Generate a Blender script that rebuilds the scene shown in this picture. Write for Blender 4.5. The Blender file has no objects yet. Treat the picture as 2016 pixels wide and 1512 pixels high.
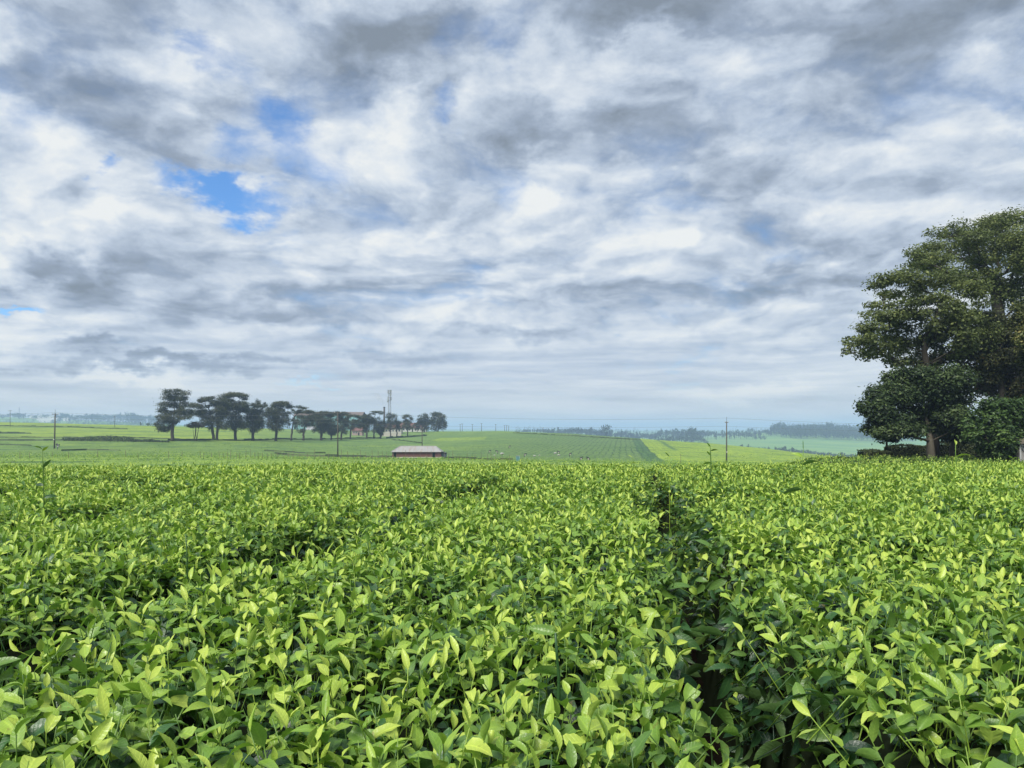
import bpy, math, random
import numpy as np
from mathutils import Vector, Matrix, Euler

scene = bpy.context.scene
COL = scene.collection
R = math.radians

# ------------------------------------------------------------------ camera
F, CX, HOR, EZ = 1500.0, 1008.0, 845.0, 1.45      # focal length (photo px), centre column, horizon row, eye height
cam_d = bpy.data.cameras.new('camera')
cam = bpy.data.objects.new('camera', cam_d)
COL.objects.link(cam)
cam.location = (0, 0, EZ)
cam.rotation_euler = (R(90), 0, 0)
cam_d.sensor_width = 36
cam_d.lens = 36 * F / 2016
cam_d.shift_y = (HOR - 756) / 2016
cam_d.clip_start = 0.05
cam_d.clip_end = 30000
scene.camera = cam

# ------------------------------------------------------------------ exposure, sun
EXPO = 1.75
scene.view_settings.view_transform = 'Standard'
scene.view_settings.look = 'None'
scene.view_settings.exposure = EXPO
scene.view_settings.gamma = 1
scene.view_settings.use_curve_mapping = False
SUN_EL, SUN_AZ = R(52), R(215)                     # azimuth clockwise from +Y: behind the camera, to the left
sun_d = bpy.data.lights.new('sun', 'SUN')
sun_d.energy = 1.5
sun_d.angle = R(24)
sun_d.color = (1.0, 0.95, 0.86)
sun = bpy.data.objects.new('sun', sun_d)
COL.objects.link(sun)
sdir = Vector((math.sin(SUN_AZ) * math.cos(SUN_EL), math.cos(SUN_AZ) * math.cos(SUN_EL), math.sin(SUN_EL)))
sun.rotation_euler = sdir.to_track_quat('Z', 'Y').to_euler()
scene.cycles.max_bounces = 8
scene.cycles.transparent_max_bounces = 8
scene.cycles.volume_bounces = 1


# ------------------------------------------------------------------ node helpers
class NT:
    def __init__(s, tree):
        s.t = tree; tree.nodes.clear()
    def n(s, typ, **kw):
        nd = s.t.nodes.new(typ)
        for k, v in kw.items(): setattr(nd, k, v)
        return nd
    def link(s, a, b): s.t.links.new(a, b)
    def put(s, sock, v):
        if isinstance(v, bpy.types.NodeSocket): s.link(v, sock)
        elif v is not None:
            if hasattr(sock.default_value, '__len__') and not hasattr(v, '__len__'): v = (v, v, v)
            if hasattr(v, '__len__') and len(sock.default_value) == 4 and len(v) == 3: v = (*v, 1)
            sock.default_value = v
    def m(s, op, a, b=None, c=None, clamp=False):
        nd = s.n('ShaderNodeMath', operation=op, use_clamp=clamp)
        s.put(nd.inputs[0], a)
        if b is not None: s.put(nd.inputs[1], b)
        if c is not None: s.put(nd.inputs[2], c)
        return nd.outputs[0]
    def vm(s, op, a, b=None, sc=None):
        nd = s.n('ShaderNodeVectorMath', operation=op)
        s.put(nd.inputs[0], a)
        if b is not None: s.put(nd.inputs[1], b)
        if sc is not None: s.put(nd.inputs['Scale'], sc)
        return nd.outputs['Value'] if op in ('LENGTH', 'DOT_PRODUCT', 'DISTANCE') else nd.outputs[0]
    def sep(s, v):
        nd = s.n('ShaderNodeSeparateXYZ'); s.put(nd.inputs[0], v); return nd.outputs
    def comb(s, x, y, z=0.0):
        nd = s.n('ShaderNodeCombineXYZ')
        for i, v in enumerate((x, y, z)): s.put(nd.inputs[i], v)
        return nd.outputs[0]
    def noise(s, v, scale, detail=4, rough=.5, dist=0.0, col=False):
        nd = s.n('ShaderNodeTexNoise')
        if v is not None: s.put(nd.inputs['Vector'], v)
        nd.inputs['Scale'].default_value = scale; nd.inputs['Detail'].default_value = detail
        nd.inputs['Roughness'].default_value = rough; nd.inputs['Distortion'].default_value = dist
        return nd.outputs['Color' if col else 'Fac']
    def ss(s, x, a, b, lo=0.0, hi=1.0):
        nd = s.n('ShaderNodeMapRange', interpolation_type='SMOOTHSTEP')
        s.put(nd.inputs[0], x)
        for i, v in zip((1, 2, 3, 4), (a, b, lo, hi)): s.put(nd.inputs[i], v)
        return nd.outputs[0]
    def mix(s, f, a, b, typ='MIX'):
        nd = s.n('ShaderNodeMix', data_type='RGBA', blend_type=typ)
        s.put(nd.inputs[0], f); s.put(nd.inputs[6], a); s.put(nd.inputs[7], b)
        return nd.outputs[2]
    def ramp(s, f, stops):
        nd = s.n('ShaderNodeValToRGB')
        el = nd.color_ramp.elements
        while len(el) < len(stops): el.new(.5)
        for e, (p, c) in zip(el, stops): e.position = p; e.color = (*c, 1)
        s.put(nd.inputs[0], f)
        return nd.outputs[0]


def lin(r, g, b):
    return tuple((c / 255 / 12.92) if c <= 10 else ((c / 255 + .055) / 1.055) ** 2.4 for c in (r, g, b))


# ------------------------------------------------------------------ sky (world)
world = bpy.data.worlds.new('World')
scene.world = world
world.use_nodes = True
w = NT(world.node_tree)
SKY_STRENGTH = 0.1
K = 1.0 / (SKY_STRENGTH * 2 ** EXPO)
d = w.vm('NORMALIZE', w.n('ShaderNodeTexCoord').outputs['Generated'])
dx, dy, dz = w.sep(d)[:]
el = w.m('MAXIMUM', dz, 0.0)
zz = w.m('ADD', el, 0.20)
p = w.comb(w.m('DIVIDE', dx, zz), w.m('DIVIDE', dy, zz))
wn = w.vm('SUBTRACT', w.noise(p, 1.1, 4, .55, col=True), (.5, .5, .5))
pw = w.vm('ADD', p, w.vm('SCALE', wn, sc=.55))
n1 = w.noise(pw, 1.15, 9, .58)
n2 = w.noise(w.vm('ADD', pw, (-.07, -.15, 0)), 1.15, 6, .52)
n3 = w.noise(w.vm('ADD', pw, (7.3, 2.1, 0)), 3.4, 9, .66)
dv = w.vm('ADD', w.vm('MULTIPLY', d, (10.0, 10.0, 17.0)), w.vm('SCALE', wn, sc=1.6))
n5 = w.noise(dv, 1.0, 9, .62)
n5b = w.noise(w.vm('ADD', dv, (-.12, 0, .22)), 1.0, 6, .58)


def puffs(v, scale, detail=3.0, rough=.55):
    nd = w.n('ShaderNodeTexVoronoi', feature='SMOOTH_F1', normalize=True, voronoi_dimensions='2D')
    w.put(nd.inputs['Vector'], v)
    nd.inputs['Scale'].default_value = scale; nd.inputs['Detail'].default_value = detail; nd.inputs['Roughness'].default_value = rough
    nd.inputs['Smoothness'].default_value = .6
    return w.m('SUBTRACT', 1.0, nd.outputs['Distance'])


wn2 = w.vm('SUBTRACT', w.noise(w.vm('MULTIPLY', d, (16, 16, 26)), 1.0, 5, .65, col=True), (.5, .5, .5))
pv_ = w.vm('ADD', w.vm('ADD', pw, w.vm('SCALE', wn, sc=.35)), w.vm('SCALE', wn2, sc=.16))
pf = puffs(pv_, 2.6)
pfb = puffs(w.vm('ADD', pv_, (-.05, -.10, 0)), 2.6, 2.0)
n4 = w.noise(w.vm('ADD', p, (1.7, 9.1, 0)), .42, 3, .5)
# flat banks of stratus low over the horizon
sv = w.comb(w.m('MULTIPLY', w.m('ARCTAN2', dx, dy), 3.2), w.m('MULTIPLY', el, 46.0))
svw = w.vm('ADD', sv, w.vm('SCALE', wn, sc=.9))
s1 = w.noise(svw, 1.0, 7, .6)
s2 = w.noise(w.vm('ADD', svw, (4.2, .55, 0)), 1.9, 6, .58)


def blob(u, v, su, sv_, amp):
    """soft patch of cloud (or gap) round the direction seen at column u, row v of the photograph"""
    c = Vector(((u - CX) / F, 1.0, (HOR - v) / F)).normalized()
    df = w.vm('SUBTRACT', dwarp, tuple(c))
    ln = w.vm('LENGTH', w.vm('MULTIPLY', df, (F / su, F / (su + sv_), F / sv_)))
    return w.m('MULTIPLY', w.ss(ln, 1.25, 0.1), amp)


dwarp = w.vm('ADD', d, w.vm('SCALE', w.vm('SUBTRACT', w.noise(w.vm('MULTIPLY', d, (6, 6, 11)), 1.0, 5, .6, col=True), (.5, .5, .5)), sc=.12))
dwarp = w.vm('ADD', dwarp, w.vm('SCALE', w.vm('SUBTRACT', w.noise(w.vm('MULTIPLY', d, (24, 24, 42)), 1.0, 5, .65, col=True), (.5, .5, .5)), sc=.05))


def total(lst):
    r = lst[0]
    for x in lst[1:]: r = w.m('ADD', r, x)
    return r


GAPS = [(480, 402, 120, 44, .95), (390, 378, 100, 30, .5), (545, 235, 60, 40, .42), (450, 150, 60, 45, .42), (375, 130, 40, 30, .4),
        (205, 328, 28, 20, .75), (450, 300, 55, 40, .5), (1000, 60, 60, 80, .50), (900, 60, 70, 60, .38), (560, 290, 60, 50, .4), (870, 215, 30, 40, .45),
        (640, 350, 80, 40, .35), (580, 500, 90, 40, .35), (20, 592, 50, 9, .8), (610, 762, 90, 9, .55), (1000, 380, 30, 60, .22)]
DARK = [(450, -30, 560, 100, .22), (1500, -20, 620, 110, .28), (770, 110, 150, 90, .55), (150, 120, 170, 110, .38), (230, 230, 160, 60, .42), (1010, 250, 90, 60, .5), (1280, 220, 140, 80, .38),
        (1450, 345, 150, 60, .45), (1700, 140, 130, 100, .42), (1950, 60, 170, 90, .4), (1900, 330, 170, 90, .3), (80, 515, 130, 38, .6), (350, 310, 130, 50, .3),
        (500, 610, 330, 45, .35), (300, 715, 340, 18, .55), (165, 676, 70, 18, .55), (1500, 570, 300, 35, .35), (850, 420, 170, 70, .28),
        (1230, 30, 180, 50, .4), (1010, 640, 200, 20, .35), (760, 690, 160, 22, .3), (1500, 470, 220, 50, .2), (590, 380, 60, 50, .2)]
LIGHT = [(30, 235, 80, 50, .55), (770, 225, 110, 60, .6), (640, 320, 120, 50, .4), (1300, 130, 130, 50, .5), (1930, 120, 60, 40, .6),
         (350, 440, 220, 45, .5), (100, 400, 150, 40, .35), (30, 640, 160, 32, .5), (1090, 340, 120, 60, .45), (1450, 770, 160, 20, .55), (240, 745, 120, 14, .7),
         (1200, 500, 260, 50, .35), (900, 500, 200, 30, .3), (1640, 380, 140, 45, .3), (600, 640, 300, 16, .3), (60, 50, 120, 60, .35), (560, 50, 120, 60, .3)]
gap = total([blob(*b) for b in GAPS])
drk = total([blob(*b) for b in DARK])
lgt = total([blob(*b) for b in LIGHT])
low = w.ss(el, .17, .05)                                  # how far the flat banks take over
body = w.mix(low, n1, w.m('ADD', w.m('MULTIPLY', s1, .75), .16))
cov = w.m('ADD', w.m('ADD', body, .20), w.m('ADD', w.m('MULTIPLY', gap, -.46), w.m('ADD', w.m('MULTIPLY', w.m('SUBTRACT', n3, .5), .30), w.m('ADD', w.m('MULTIPLY', w.m('SUBTRACT', n5, .5), .30), w.m('MULTIPLY', w.m('SUBTRACT', pf, .62), .55)))))
cov = w.ss(cov, .27, .73)
relief = w.m('MULTIPLY', w.m('SUBTRACT', n1, n2), 1.7)
sh_hi = w.m('ADD', w.m('ADD', relief, .60), w.m('ADD', w.m('ADD', w.m('MULTIPLY', w.m('SUBTRACT', n3, .5), .36), w.m('ADD', w.m('MULTIPLY', w.m('SUBTRACT', n5, n5b), .9), w.m('ADD', w.m('MULTIPLY', w.m('SUBTRACT', pf, pfb), 1.1), w.m('MULTIPLY', w.m('SUBTRACT', pf, .66), .75)))), w.m('MULTIPLY', w.m('SUBTRACT', n4, .5), .45)))
sh_lo = w.m('ADD', .70, w.m('ADD', w.m('MULTIPLY', w.m('SUBTRACT', s1, .5), 1.5), w.m('MULTIPLY', w.m('SUBTRACT', s2, .5), .7)))
shade = w.m('ADD', w.m('MULTIPLY', sh_hi, w.m('SUBTRACT', 1.0, low)), w.m('MULTIPLY', sh_lo, low))
shade = w.m('ADD', shade, w.m('SUBTRACT', w.m('MULTIPLY', lgt, .46), w.m('ADD', w.m('MULTIPLY', drk, .78), .045)))
ccol = w.ramp(shade, [(0.0, lin(134, 146, 160)), (.28, lin(159, 173, 192)), (.55, lin(193, 206, 222)), (.8, lin(222, 230, 238)), (1.0, lin(240, 243, 243))])
nish = w.n('ShaderNodeTexSky', sky_type='NISHITA', sun_disc=False, sun_elevation=SUN_EL, sun_rotation=SUN_AZ)
nish.air_density = 1.0; nish.dust_density = .3; nish.ozone_density = 2.0
blue = w.vm('MULTIPLY', nish.outputs[0], (.25, .39, .53))
cloud = w.vm('SCALE', ccol, sc=K)
skyc = w.mix(cov, blue, cloud)
hz = w.ss(el, .09, .0, 0.0, .6)
skyc = w.mix(hz, skyc, tuple(c * K for c in lin(226, 227, 223)))
skyc = w.mix(w.ss(dz, -.02, -.06), skyc, tuple(c * K for c in (.12, .16, .08)))
bg = w.n('ShaderNodeBackground')
bg.inputs[1].default_value = SKY_STRENGTH
w.link(skyc, bg.inputs[0])
w.link(bg.outputs[0], w.n('ShaderNodeOutputWorld').inputs[0])
world.cycles.sampling_method = 'MANUAL'
world.cycles.sample_map_resolution = 512


# ------------------------------------------------------------------ materials
def material(name):
    mt = bpy.data.materials.new(name); mt.use_nodes = True
    return mt, NT(mt.node_tree)


def simple(name, c, rough=.8, var=.15, scale=3.0, metal=0.0, bump=0.0, spec=.3):
    mt, n = material(name)
    co = n.n('ShaderNodeTexCoord').outputs['Object']
    f = n.noise(co, scale, 5, .6)
    col = n.mix(f, tuple(x * (1 - var) for x in c), tuple(min(1, x * (1 + var)) for x in c))
    b = n.n('ShaderNodeBsdfPrincipled')
    n.link(col, b.inputs['Base Color'])
    b.inputs['Roughness'].default_value = rough; b.inputs['Metallic'].default_value = metal
    b.inputs['Specular IOR Level'].default_value = spec
    if bump:
        bp = n.n('ShaderNodeBump'); bp.inputs['Strength'].default_value = bump
        n.link(n.noise(co, scale * 6, 4, .6), bp.inputs['Height']); n.link(bp.outputs[0], b.inputs['Normal'])
    n.link(b.outputs[0], n.n('ShaderNodeOutputMaterial').inputs[0])
    return mt


def leafy(name, stops, rough=.5, trans=.25, attr='tint', spec=.3):
    """leaf material: colour runs along the per-leaf tint attribute"""
    mt, n = material(name)
    at = n.n('ShaderNodeAttribute', attribute_name=attr)
    c = n.ramp(at.outputs['Fac'], stops)
    b = n.n('ShaderNodeBsdfPrincipled')
    n.link(c, b.inputs['Base Color'])
    b.inputs['Roughness'].default_value = rough
    b.inputs['Specular IOR Level'].default_value = spec
    tr = n.n('ShaderNodeBsdfTranslucent')
    n.link(n.mix(.5, c, (.3, .4, .05), 'MULTIPLY') if False else c, tr.inputs[0])
    ms = n.n('ShaderNodeMixShader'); ms.inputs[0].default_value = trans
    n.link(b.outputs[0], ms.inputs[1]); n.link(tr.outputs[0], ms.inputs[2])
    n.link(ms.outputs[0], n.n('ShaderNodeOutputMaterial').inputs[0])
    return mt


def tea_leaf_material():
    mt, n = material('tea_leaf')
    age = n.n('ShaderNodeAttribute', attribute_name='age').outputs['Fac']
    rib = n.n('ShaderNodeAttribute', attribute_name='rib').outputs['Fac']
    along = n.n('ShaderNodeAttribute', attribute_name='along').outputs['Fac']
    vein = n.m('SINE', n.m('SUBTRACT', n.m('MULTIPLY', along, 52.0), n.m('MULTIPLY', rib, 7.0)))
    veinm = n.ss(vein, .55, 1.0)
    rnd = n.n('ShaderNodeObjectInfo').outputs['Random']
    co = n.n('ShaderNodeTexCoord').outputs['Object']
    geo = n.n('ShaderNodeNewGeometry')
    patch = n.noise(geo.outputs['Position'], 1.1, 3, .55)
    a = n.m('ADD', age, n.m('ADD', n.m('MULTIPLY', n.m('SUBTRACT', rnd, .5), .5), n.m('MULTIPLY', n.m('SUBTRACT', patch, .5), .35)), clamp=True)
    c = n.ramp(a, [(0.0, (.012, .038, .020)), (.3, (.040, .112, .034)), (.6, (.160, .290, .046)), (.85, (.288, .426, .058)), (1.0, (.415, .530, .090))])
    mott = n.noise(co, 90, 3, .6)
    c = n.mix(n.ss(mott, .5, .75, 0, .3), c, n.vm('MULTIPLY', c, (1.5, 1.25, 1.2)))
    spots = n.ss(n.noise(n.vm('ADD', co, n.comb(rnd, rnd, rnd)), 34, 3, .6), .66, .72, 0, .6)
    c = n.mix(spots, c, (.16, .13, .03))
    ribm = n.ss(rib, .16, .04, 0, .42)
    c = n.mix(n.m('MULTIPLY', veinm, .16), c, n.vm('MULTIPLY', c, (1.7, 1.5, 1.5)))
    edge = n.ss(rib, .86, 1.0, 0, .28)
    c = n.mix(ribm, c, n.vm('ADD', n.vm('MULTIPLY', c, (1.5, 1.4, 1.3)), (.02, .035, .008)))
    c = n.mix(edge, c, n.vm('ADD', n.vm('MULTIPLY', c, (1.4, 1.3, 1.1)), (.03, .04, .005)))
    back = geo.outputs['Backfacing']
    c = n.mix(n.m('MULTIPLY', back, .4), c, (.16, .27, .075))
    b = n.n('ShaderNodeBsdfPrincipled')
    n.link(c, b.inputs['Base Color'])
    n.put(b.inputs['Roughness'], n.ss(mott, .3, .7, .30, .46))
    b.inputs['Specular IOR Level'].default_value = .45
    bp = n.n('ShaderNodeBump'); bp.inputs['Strength'].default_value = .35; bp.inputs['Distance'].default_value = .003
    n.link(n.m('SUBTRACT', n.noise(co, 130, 2, .5), n.m('MULTIPLY', veinm, .5)), bp.inputs['Height']); n.link(bp.outputs[0], b.inputs['Normal'])
    tr = n.n('ShaderNodeBsdfTranslucent')
    n.link(n.vm('MULTIPLY', c, (1.0, 1.25, .6)), tr.inputs[0])
    ms = n.n('ShaderNodeMixShader'); ms.inputs[0].default_value = .24
    n.link(b.outputs[0], ms.inputs[1]); n.link(tr.outputs[0], ms.inputs[2])
    n.link(ms.outputs[0], n.n('ShaderNodeOutputMaterial').inputs[0])
    return mt


M = {}
M['tea'] = tea_leaf_material()
M['stem'] = simple('tea_stem', (.13, .20, .045), .6, .4, 20)
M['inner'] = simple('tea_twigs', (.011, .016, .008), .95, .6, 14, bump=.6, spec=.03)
M['wood'] = simple('weathered_wood', (.16, .13, .10), .85, .35, 4, bump=.3)
M['pole'] = simple('creosoted_pole', (.085, .075, .066), .85, .3, 3)
M['bark'] = simple('bark', (.060, .052, .042), .9, .4, 2.2, bump=.7, spec=.1)
M['bark_pale'] = simple('pale_bark', (.11, .098, .075), .9, .45, 3, bump=.7, spec=.1)
M['metal'] = simple('galvanised', (.24, .25, .25), .55, .1, 3)
M['wire'] = simple('wire', (.13, .14, .15), .6, .1)
M['white'] = simple('white_paint', (.55, .545, .53), .7, .08, 2)
M['cream'] = simple('cream_wall', (.42, .39, .34), .8, .12, 1)
M['pink'] = simple('pink_wall', (.33, .24, .22), .8, .12, 1)
M['redroof'] = simple('red_roof', (.15, .075, .065), .75, .2, 1)
M['brownroof'] = simple('brown_roof', (.16, .125, .11), .75, .15, .4)
M['teal'] = simple('teal_sheet', (.21, .40, .42), .6, .12, .6)
M['dark'] = simple('dark_opening', (.02, .021, .022), .9, .2)
M['glass'] = simple('window_glass', (.05, .06, .07), .2, .1)
M['rust'] = simple('rusty_stack', (.075, .066, .062), .8, .3, 1)
M['plinth'] = simple('stone_plinth', (.42, .38, .33), .9, .35, 2.5)
M['skin'] = simple('skin', (.10, .055, .035), .6, .1)
M['cloth'] = simple('blue_grey_cloth', (.09, .11, .15), .9, .2, 8)
M['cloth_pale'] = simple('pale_cloth', (.55, .50, .46), .9, .1, 8)
M['sack'] = simple('pale_sack', (.34, .34, .31), .85, .1, 5)
M['cloth_dark'] = simple('dark_cloth', (.03, .035, .035), .9, .2, 8)
M['crate'] = simple('teal_paint', (.10, .22, .22), .6, .15, 4)
M['greywall'] = simple('grey_wall', (.30, .29, .27), .85, .15, 1)
M['greyroof'] = simple('grey_roof', (.28, .29, .30), .6, .15, 1)
G = [(0.0, (.050, .068, .025)), (.35, (.105, .138, .042)), (.7, (.165, .205, .062)), (1.0, (.27, .295, .095))]
M['leaf_mid'] = leafy('tree_leaf', G, .55, .36)
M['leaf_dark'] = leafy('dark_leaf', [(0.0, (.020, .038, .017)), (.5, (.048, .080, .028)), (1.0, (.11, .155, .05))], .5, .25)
M['leaf_red'] = leafy('russet_leaf', [(0.0, (.030, .036, .016)), (.5, (.066, .080, .024)), (.8, (.11, .105, .032)), (1.0, (.19, .11, .055))], .55, .2)
M['leaf_yellow'] = leafy('yellow_leaf', [(0.0, (.03, .045, .012)), (.6, (.10, .12, .03)), (1.0, (.28, .25, .08))], .55, .2)
M['leaf_bush'] = leafy('bush_leaf', [(0.0, (.022, .046, .016)), (.5, (.055, .105, .026)), (1.0, (.13, .20, .045))], .5, .2)
M['leaf_far'] = leafy('row_tree_leaf', [(0.0, (.018, .027, .014)), (.5, (.042, .055, .024)), (1.0, (.125, .125, .052))], .6, .15)
M['leaf_brown'] = leafy('brown_twig_leaf', [(0.0, (.05, .045, .035)), (1.0, (.12, .10, .07))], .7, .15)
M['leaf_haze'] = leafy('distant_leaf', [(0.0, (.012, .024, .012)), (1.0, (.030, .050, .020))], .7, .1)
M['clip'] = leafy('clipped_hedge_leaf', [(0.0, (.026, .038, .014)), (.5, (.060, .080, .026)), (1.0, (.13, .15, .05))], .5, .15)


def shed_roof_material():
    mt, n = material('weathered_sheet_roof')
    co = n.n('ShaderNodeTexCoord').outputs['Object']
    x, y, z = n.sep(co)[:]
    st = n.noise(n.comb(n.m('MULTIPLY', x, 1.3), n.m('MULTIPLY', y, .25), 0.0), 1.0, 4, .6)
    c = n.mix(n.ss(st, .48, .68, 0, .75), (.30, .30, .30), (.25, .17, .12))
    c = n.mix(n.ss(n.noise(co, .7, 4, .6), .35, .7, 0, .5), c, (.38, .37, .355))
    b = n.n('ShaderNodeBsdfPrincipled'); n.link(c, b.inputs['Base Color'])
    b.inputs['Roughness'].default_value = .75; b.inputs['Metallic'].default_value = .1
    wv = n.m('SINE', n.m('MULTIPLY', x, 40.0))
    bp = n.n('ShaderNodeBump'); bp.inputs['Strength'].default_value = .4; bp.inputs['Distance'].default_value = .03
    n.link(wv, bp.inputs['Height']); n.link(bp.outputs[0], b.inputs['Normal'])
    n.link(b.outputs[0], n.n('ShaderNodeOutputMaterial').inputs[0])
    return mt


def shed_wall_material():
    mt, n = material('red_boards')
    co = n.n('ShaderNodeTexCoord').outputs['Object']
    x, y, z = n.sep(co)[:]
    st = n.noise(n.comb(n.m('MULTIPLY', x, 3.0), 0.0, n.m('MULTIPLY', z, .5)), 1.0, 5, .65)
    c = n.mix(st, (.11, .040, .040), (.20, .085, .080))
    c = n.mix(n.ss(n.noise(n.comb(x, 0.0, z), 2.2, 4, .7), .58, .72, 0, .5), c, (.36, .20, .17))
    b = n.n('ShaderNodeBsdfPrincipled'); n.link(c, b.inputs['Base Color']); b.inputs['Roughness'].default_value = .8
    n.link(b.outputs[0], n.n('ShaderNodeOutputMaterial').inputs[0])
    return mt


M['shed_roof'] = shed_roof_material()
M['shed_wall'] = shed_wall_material()


def ground_material():
    """tea fields seen from far: plots of different growth, rows, bare soil close to the camera"""
    mt, n = material('tea_fields')
    P = n.n('ShaderNodeNewGeometry').outputs['Position']
    x, y, z = n.sep(P)[:]
    XY = n.comb(x, y)
    s = n.m('SUBTRACT', x, n.m('MULTIPLY', y, .146))
    big = n.noise(XY, .012, 4, .55)
    med = n.noise(XY, .11, 5, .6)
    fine = n.noise(XY, 2.3, 4, .7)
    fine2 = n.noise(n.vm('MULTIPLY', XY, (1, .35, 1)), .8, 5, .7)
    c = n.mix(n.ss(big, .35, .65), (.120, .200, .050), (.160, .240, .050))
    c = n.mix(n.ss(med, .35, .7, 0, .65), c, (.080, .152, .048))
    # a mature blue green plot right of the middle, then a flushing yellow green slope
    wob = n.m('ADD', s, n.m('MULTIPLY', n.m('SUBTRACT', n.noise(XY, .05, 3, .5), .5), 3.0))
    hillw = n.m('MULTIPLY', n.ss(s, -75, -15), n.ss(y, 180, 240))
    c = n.mix(n.m('MULTIPLY', hillw, .75), c, (.104, .172, .064))
    yellow = n.m('MULTIPLY', n.m('MULTIPLY', n.ss(wob, 10.2, 11.0), n.ss(y, 120, 150)), n.ss(y, 800, 640))
    c = n.mix(n.m('MULTIPLY', yellow, .95), c, n.mix(n.ss(med, .3, .7), (.27, .36, .04), (.18, .285, .042)))
    strip = n.m('MULTIPLY', n.m('MULTIPLY', n.ss(wob, 4.5, 6.5), n.ss(wob, 11.0, 10.2)), n.ss(y, 800, 640))
    c = n.mix(n.m('MULTIPLY', strip, .62), c, (.034, .095, .048))
    lane = n.m('MULTIPLY', n.m('MULTIPLY', n.ss(wob, 20, 20.8), n.ss(wob, 23.4, 22.6)), n.ss(y, 300, 330))
    c = n.mix(n.m('MULTIPLY', lane, n.m('MULTIPLY', n.ss(y, 800, 640), .7)), c, (.045, .115, .045))
    # row lines on the hillside
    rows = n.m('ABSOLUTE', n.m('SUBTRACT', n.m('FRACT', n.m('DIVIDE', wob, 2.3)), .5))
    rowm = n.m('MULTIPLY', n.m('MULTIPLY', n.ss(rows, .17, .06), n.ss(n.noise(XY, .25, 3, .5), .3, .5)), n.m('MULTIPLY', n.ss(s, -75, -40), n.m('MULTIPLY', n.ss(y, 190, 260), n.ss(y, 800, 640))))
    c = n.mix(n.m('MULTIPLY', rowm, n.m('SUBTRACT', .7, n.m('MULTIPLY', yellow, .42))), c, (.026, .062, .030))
    rowb = n.m('MULTIPLY', n.m('MULTIPLY', n.ss(rows, .30, .42), n.ss(n.noise(n.comb(s, n.m('MULTIPLY', y, .08)), .35, 3, .6), .5, .66)), hillw)
    c = n.mix(n.m('MULTIPLY', rowb, .55), c, (.115, .215, .045))
    # flushing bands on the left hand field
    leftm = n.ss(n.m('ADD', x, n.m('MULTIPLY', y, .28)), 10, -40)
    bandn = n.noise(n.comb(n.m('MULTIPLY', x, .01), n.m('MULTIPLY', y, .04)), 1.0, 4, .55)
    band = n.m('MULTIPLY', n.m('MULTIPLY', n.ss(y, 305, 325), n.ss(y, 640, 560)), n.ss(bandn, .36, .5))
    c = n.mix(n.m('MULTIPLY', n.m('MULTIPLY', band, leftm), .7), c, (.24, .325, .040))
    band2 = n.m('MULTIPLY', n.ss(y, 175, 150), n.ss(y, 90, 120))
    c = n.mix(n.m('MULTIPLY', band2, .75), c, (.20, .30, .05))
    # a small flushing plot on the crest
    px_, py_ = n.m('DIVIDE', n.m('ADD', x, 29), 15.0), n.m('DIVIDE', n.m('SUBTRACT', y, 432), 26.0)
    plot = n.ss(n.m('MAXIMUM', n.m('ABSOLUTE', px_), n.m('ABSOLUTE', py_)), 1.0, .9)
    c = n.mix(n.m('MULTIPLY', plot, .8), c, (.20, .285, .04))
    # broken pluck lines across the slope
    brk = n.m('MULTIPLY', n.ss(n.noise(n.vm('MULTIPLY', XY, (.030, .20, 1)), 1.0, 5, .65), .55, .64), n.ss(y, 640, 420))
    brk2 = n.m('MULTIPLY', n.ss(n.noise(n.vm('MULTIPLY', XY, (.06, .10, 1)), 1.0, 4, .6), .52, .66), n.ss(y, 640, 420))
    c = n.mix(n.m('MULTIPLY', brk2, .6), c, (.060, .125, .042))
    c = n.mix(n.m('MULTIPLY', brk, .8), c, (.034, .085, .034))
    g = n.m('ADD', n.m('MULTIPLY', fine, .5), n.m('MULTIPLY', fine2, .5))
    g2 = n.noise(n.vm('MULTIPLY', XY, (.55, .16, 1)), 1.0, 5, .72)
    g3 = n.noise(n.vm('MULTIPLY', XY, (.09, .10, 1)), 1.0, 4, .6)
    g = n.m('ADD', n.m('MULTIPLY', g, .45), n.m('ADD', n.m('MULTIPLY', g2, .45), n.m('MULTIPLY', g3, .1)))
    c = n.mix(1.0, c, n.ramp(g, [(.32, (.42, .44, .5)), (.5, (1.0, 1.0, 1.0)), (.66, (1.55, 1.45, 1.1))]), 'MULTIPLY')
    # far valley farmland
    far = n.ss(y, 800, 1000)
    fc = n.mix(n.ss(n.noise(n.vm('MULTIPLY', XY, (.006, .018, 1)), 1.0, 3, .5), .42, .58), (.12, .24, .07), (.17, .29, .075))
    c = n.mix(far, c, fc)
    near = n.ss(n.vm('LENGTH', XY), 45, 34)
    soil = n.mix(n.noise(P, 9, 5, .7), (.006, .0055, .005), (.024, .019, .014))
    c = n.mix(near, c, soil)
    b = n.n('ShaderNodeBsdfPrincipled'); n.link(c, b.inputs['Base Color'])
    b.inputs['Roughness'].default_value = .75; n.put(b.inputs['Specular IOR Level'], n.m('MULTIPLY', n.m('SUBTRACT', 1.0, near), .12))
    bp = n.n('ShaderNodeBump'); bp.inputs['Strength'].default_value = .8; bp.inputs['Distance'].default_value = .35
    n.link(g, bp.inputs['Height']); n.link(bp.outputs[0], b.inputs['Normal'])
    n.link(b.outputs[0], n.n('ShaderNodeOutputMaterial').inputs[0])
    return mt


M['ground'] = ground_material()

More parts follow.
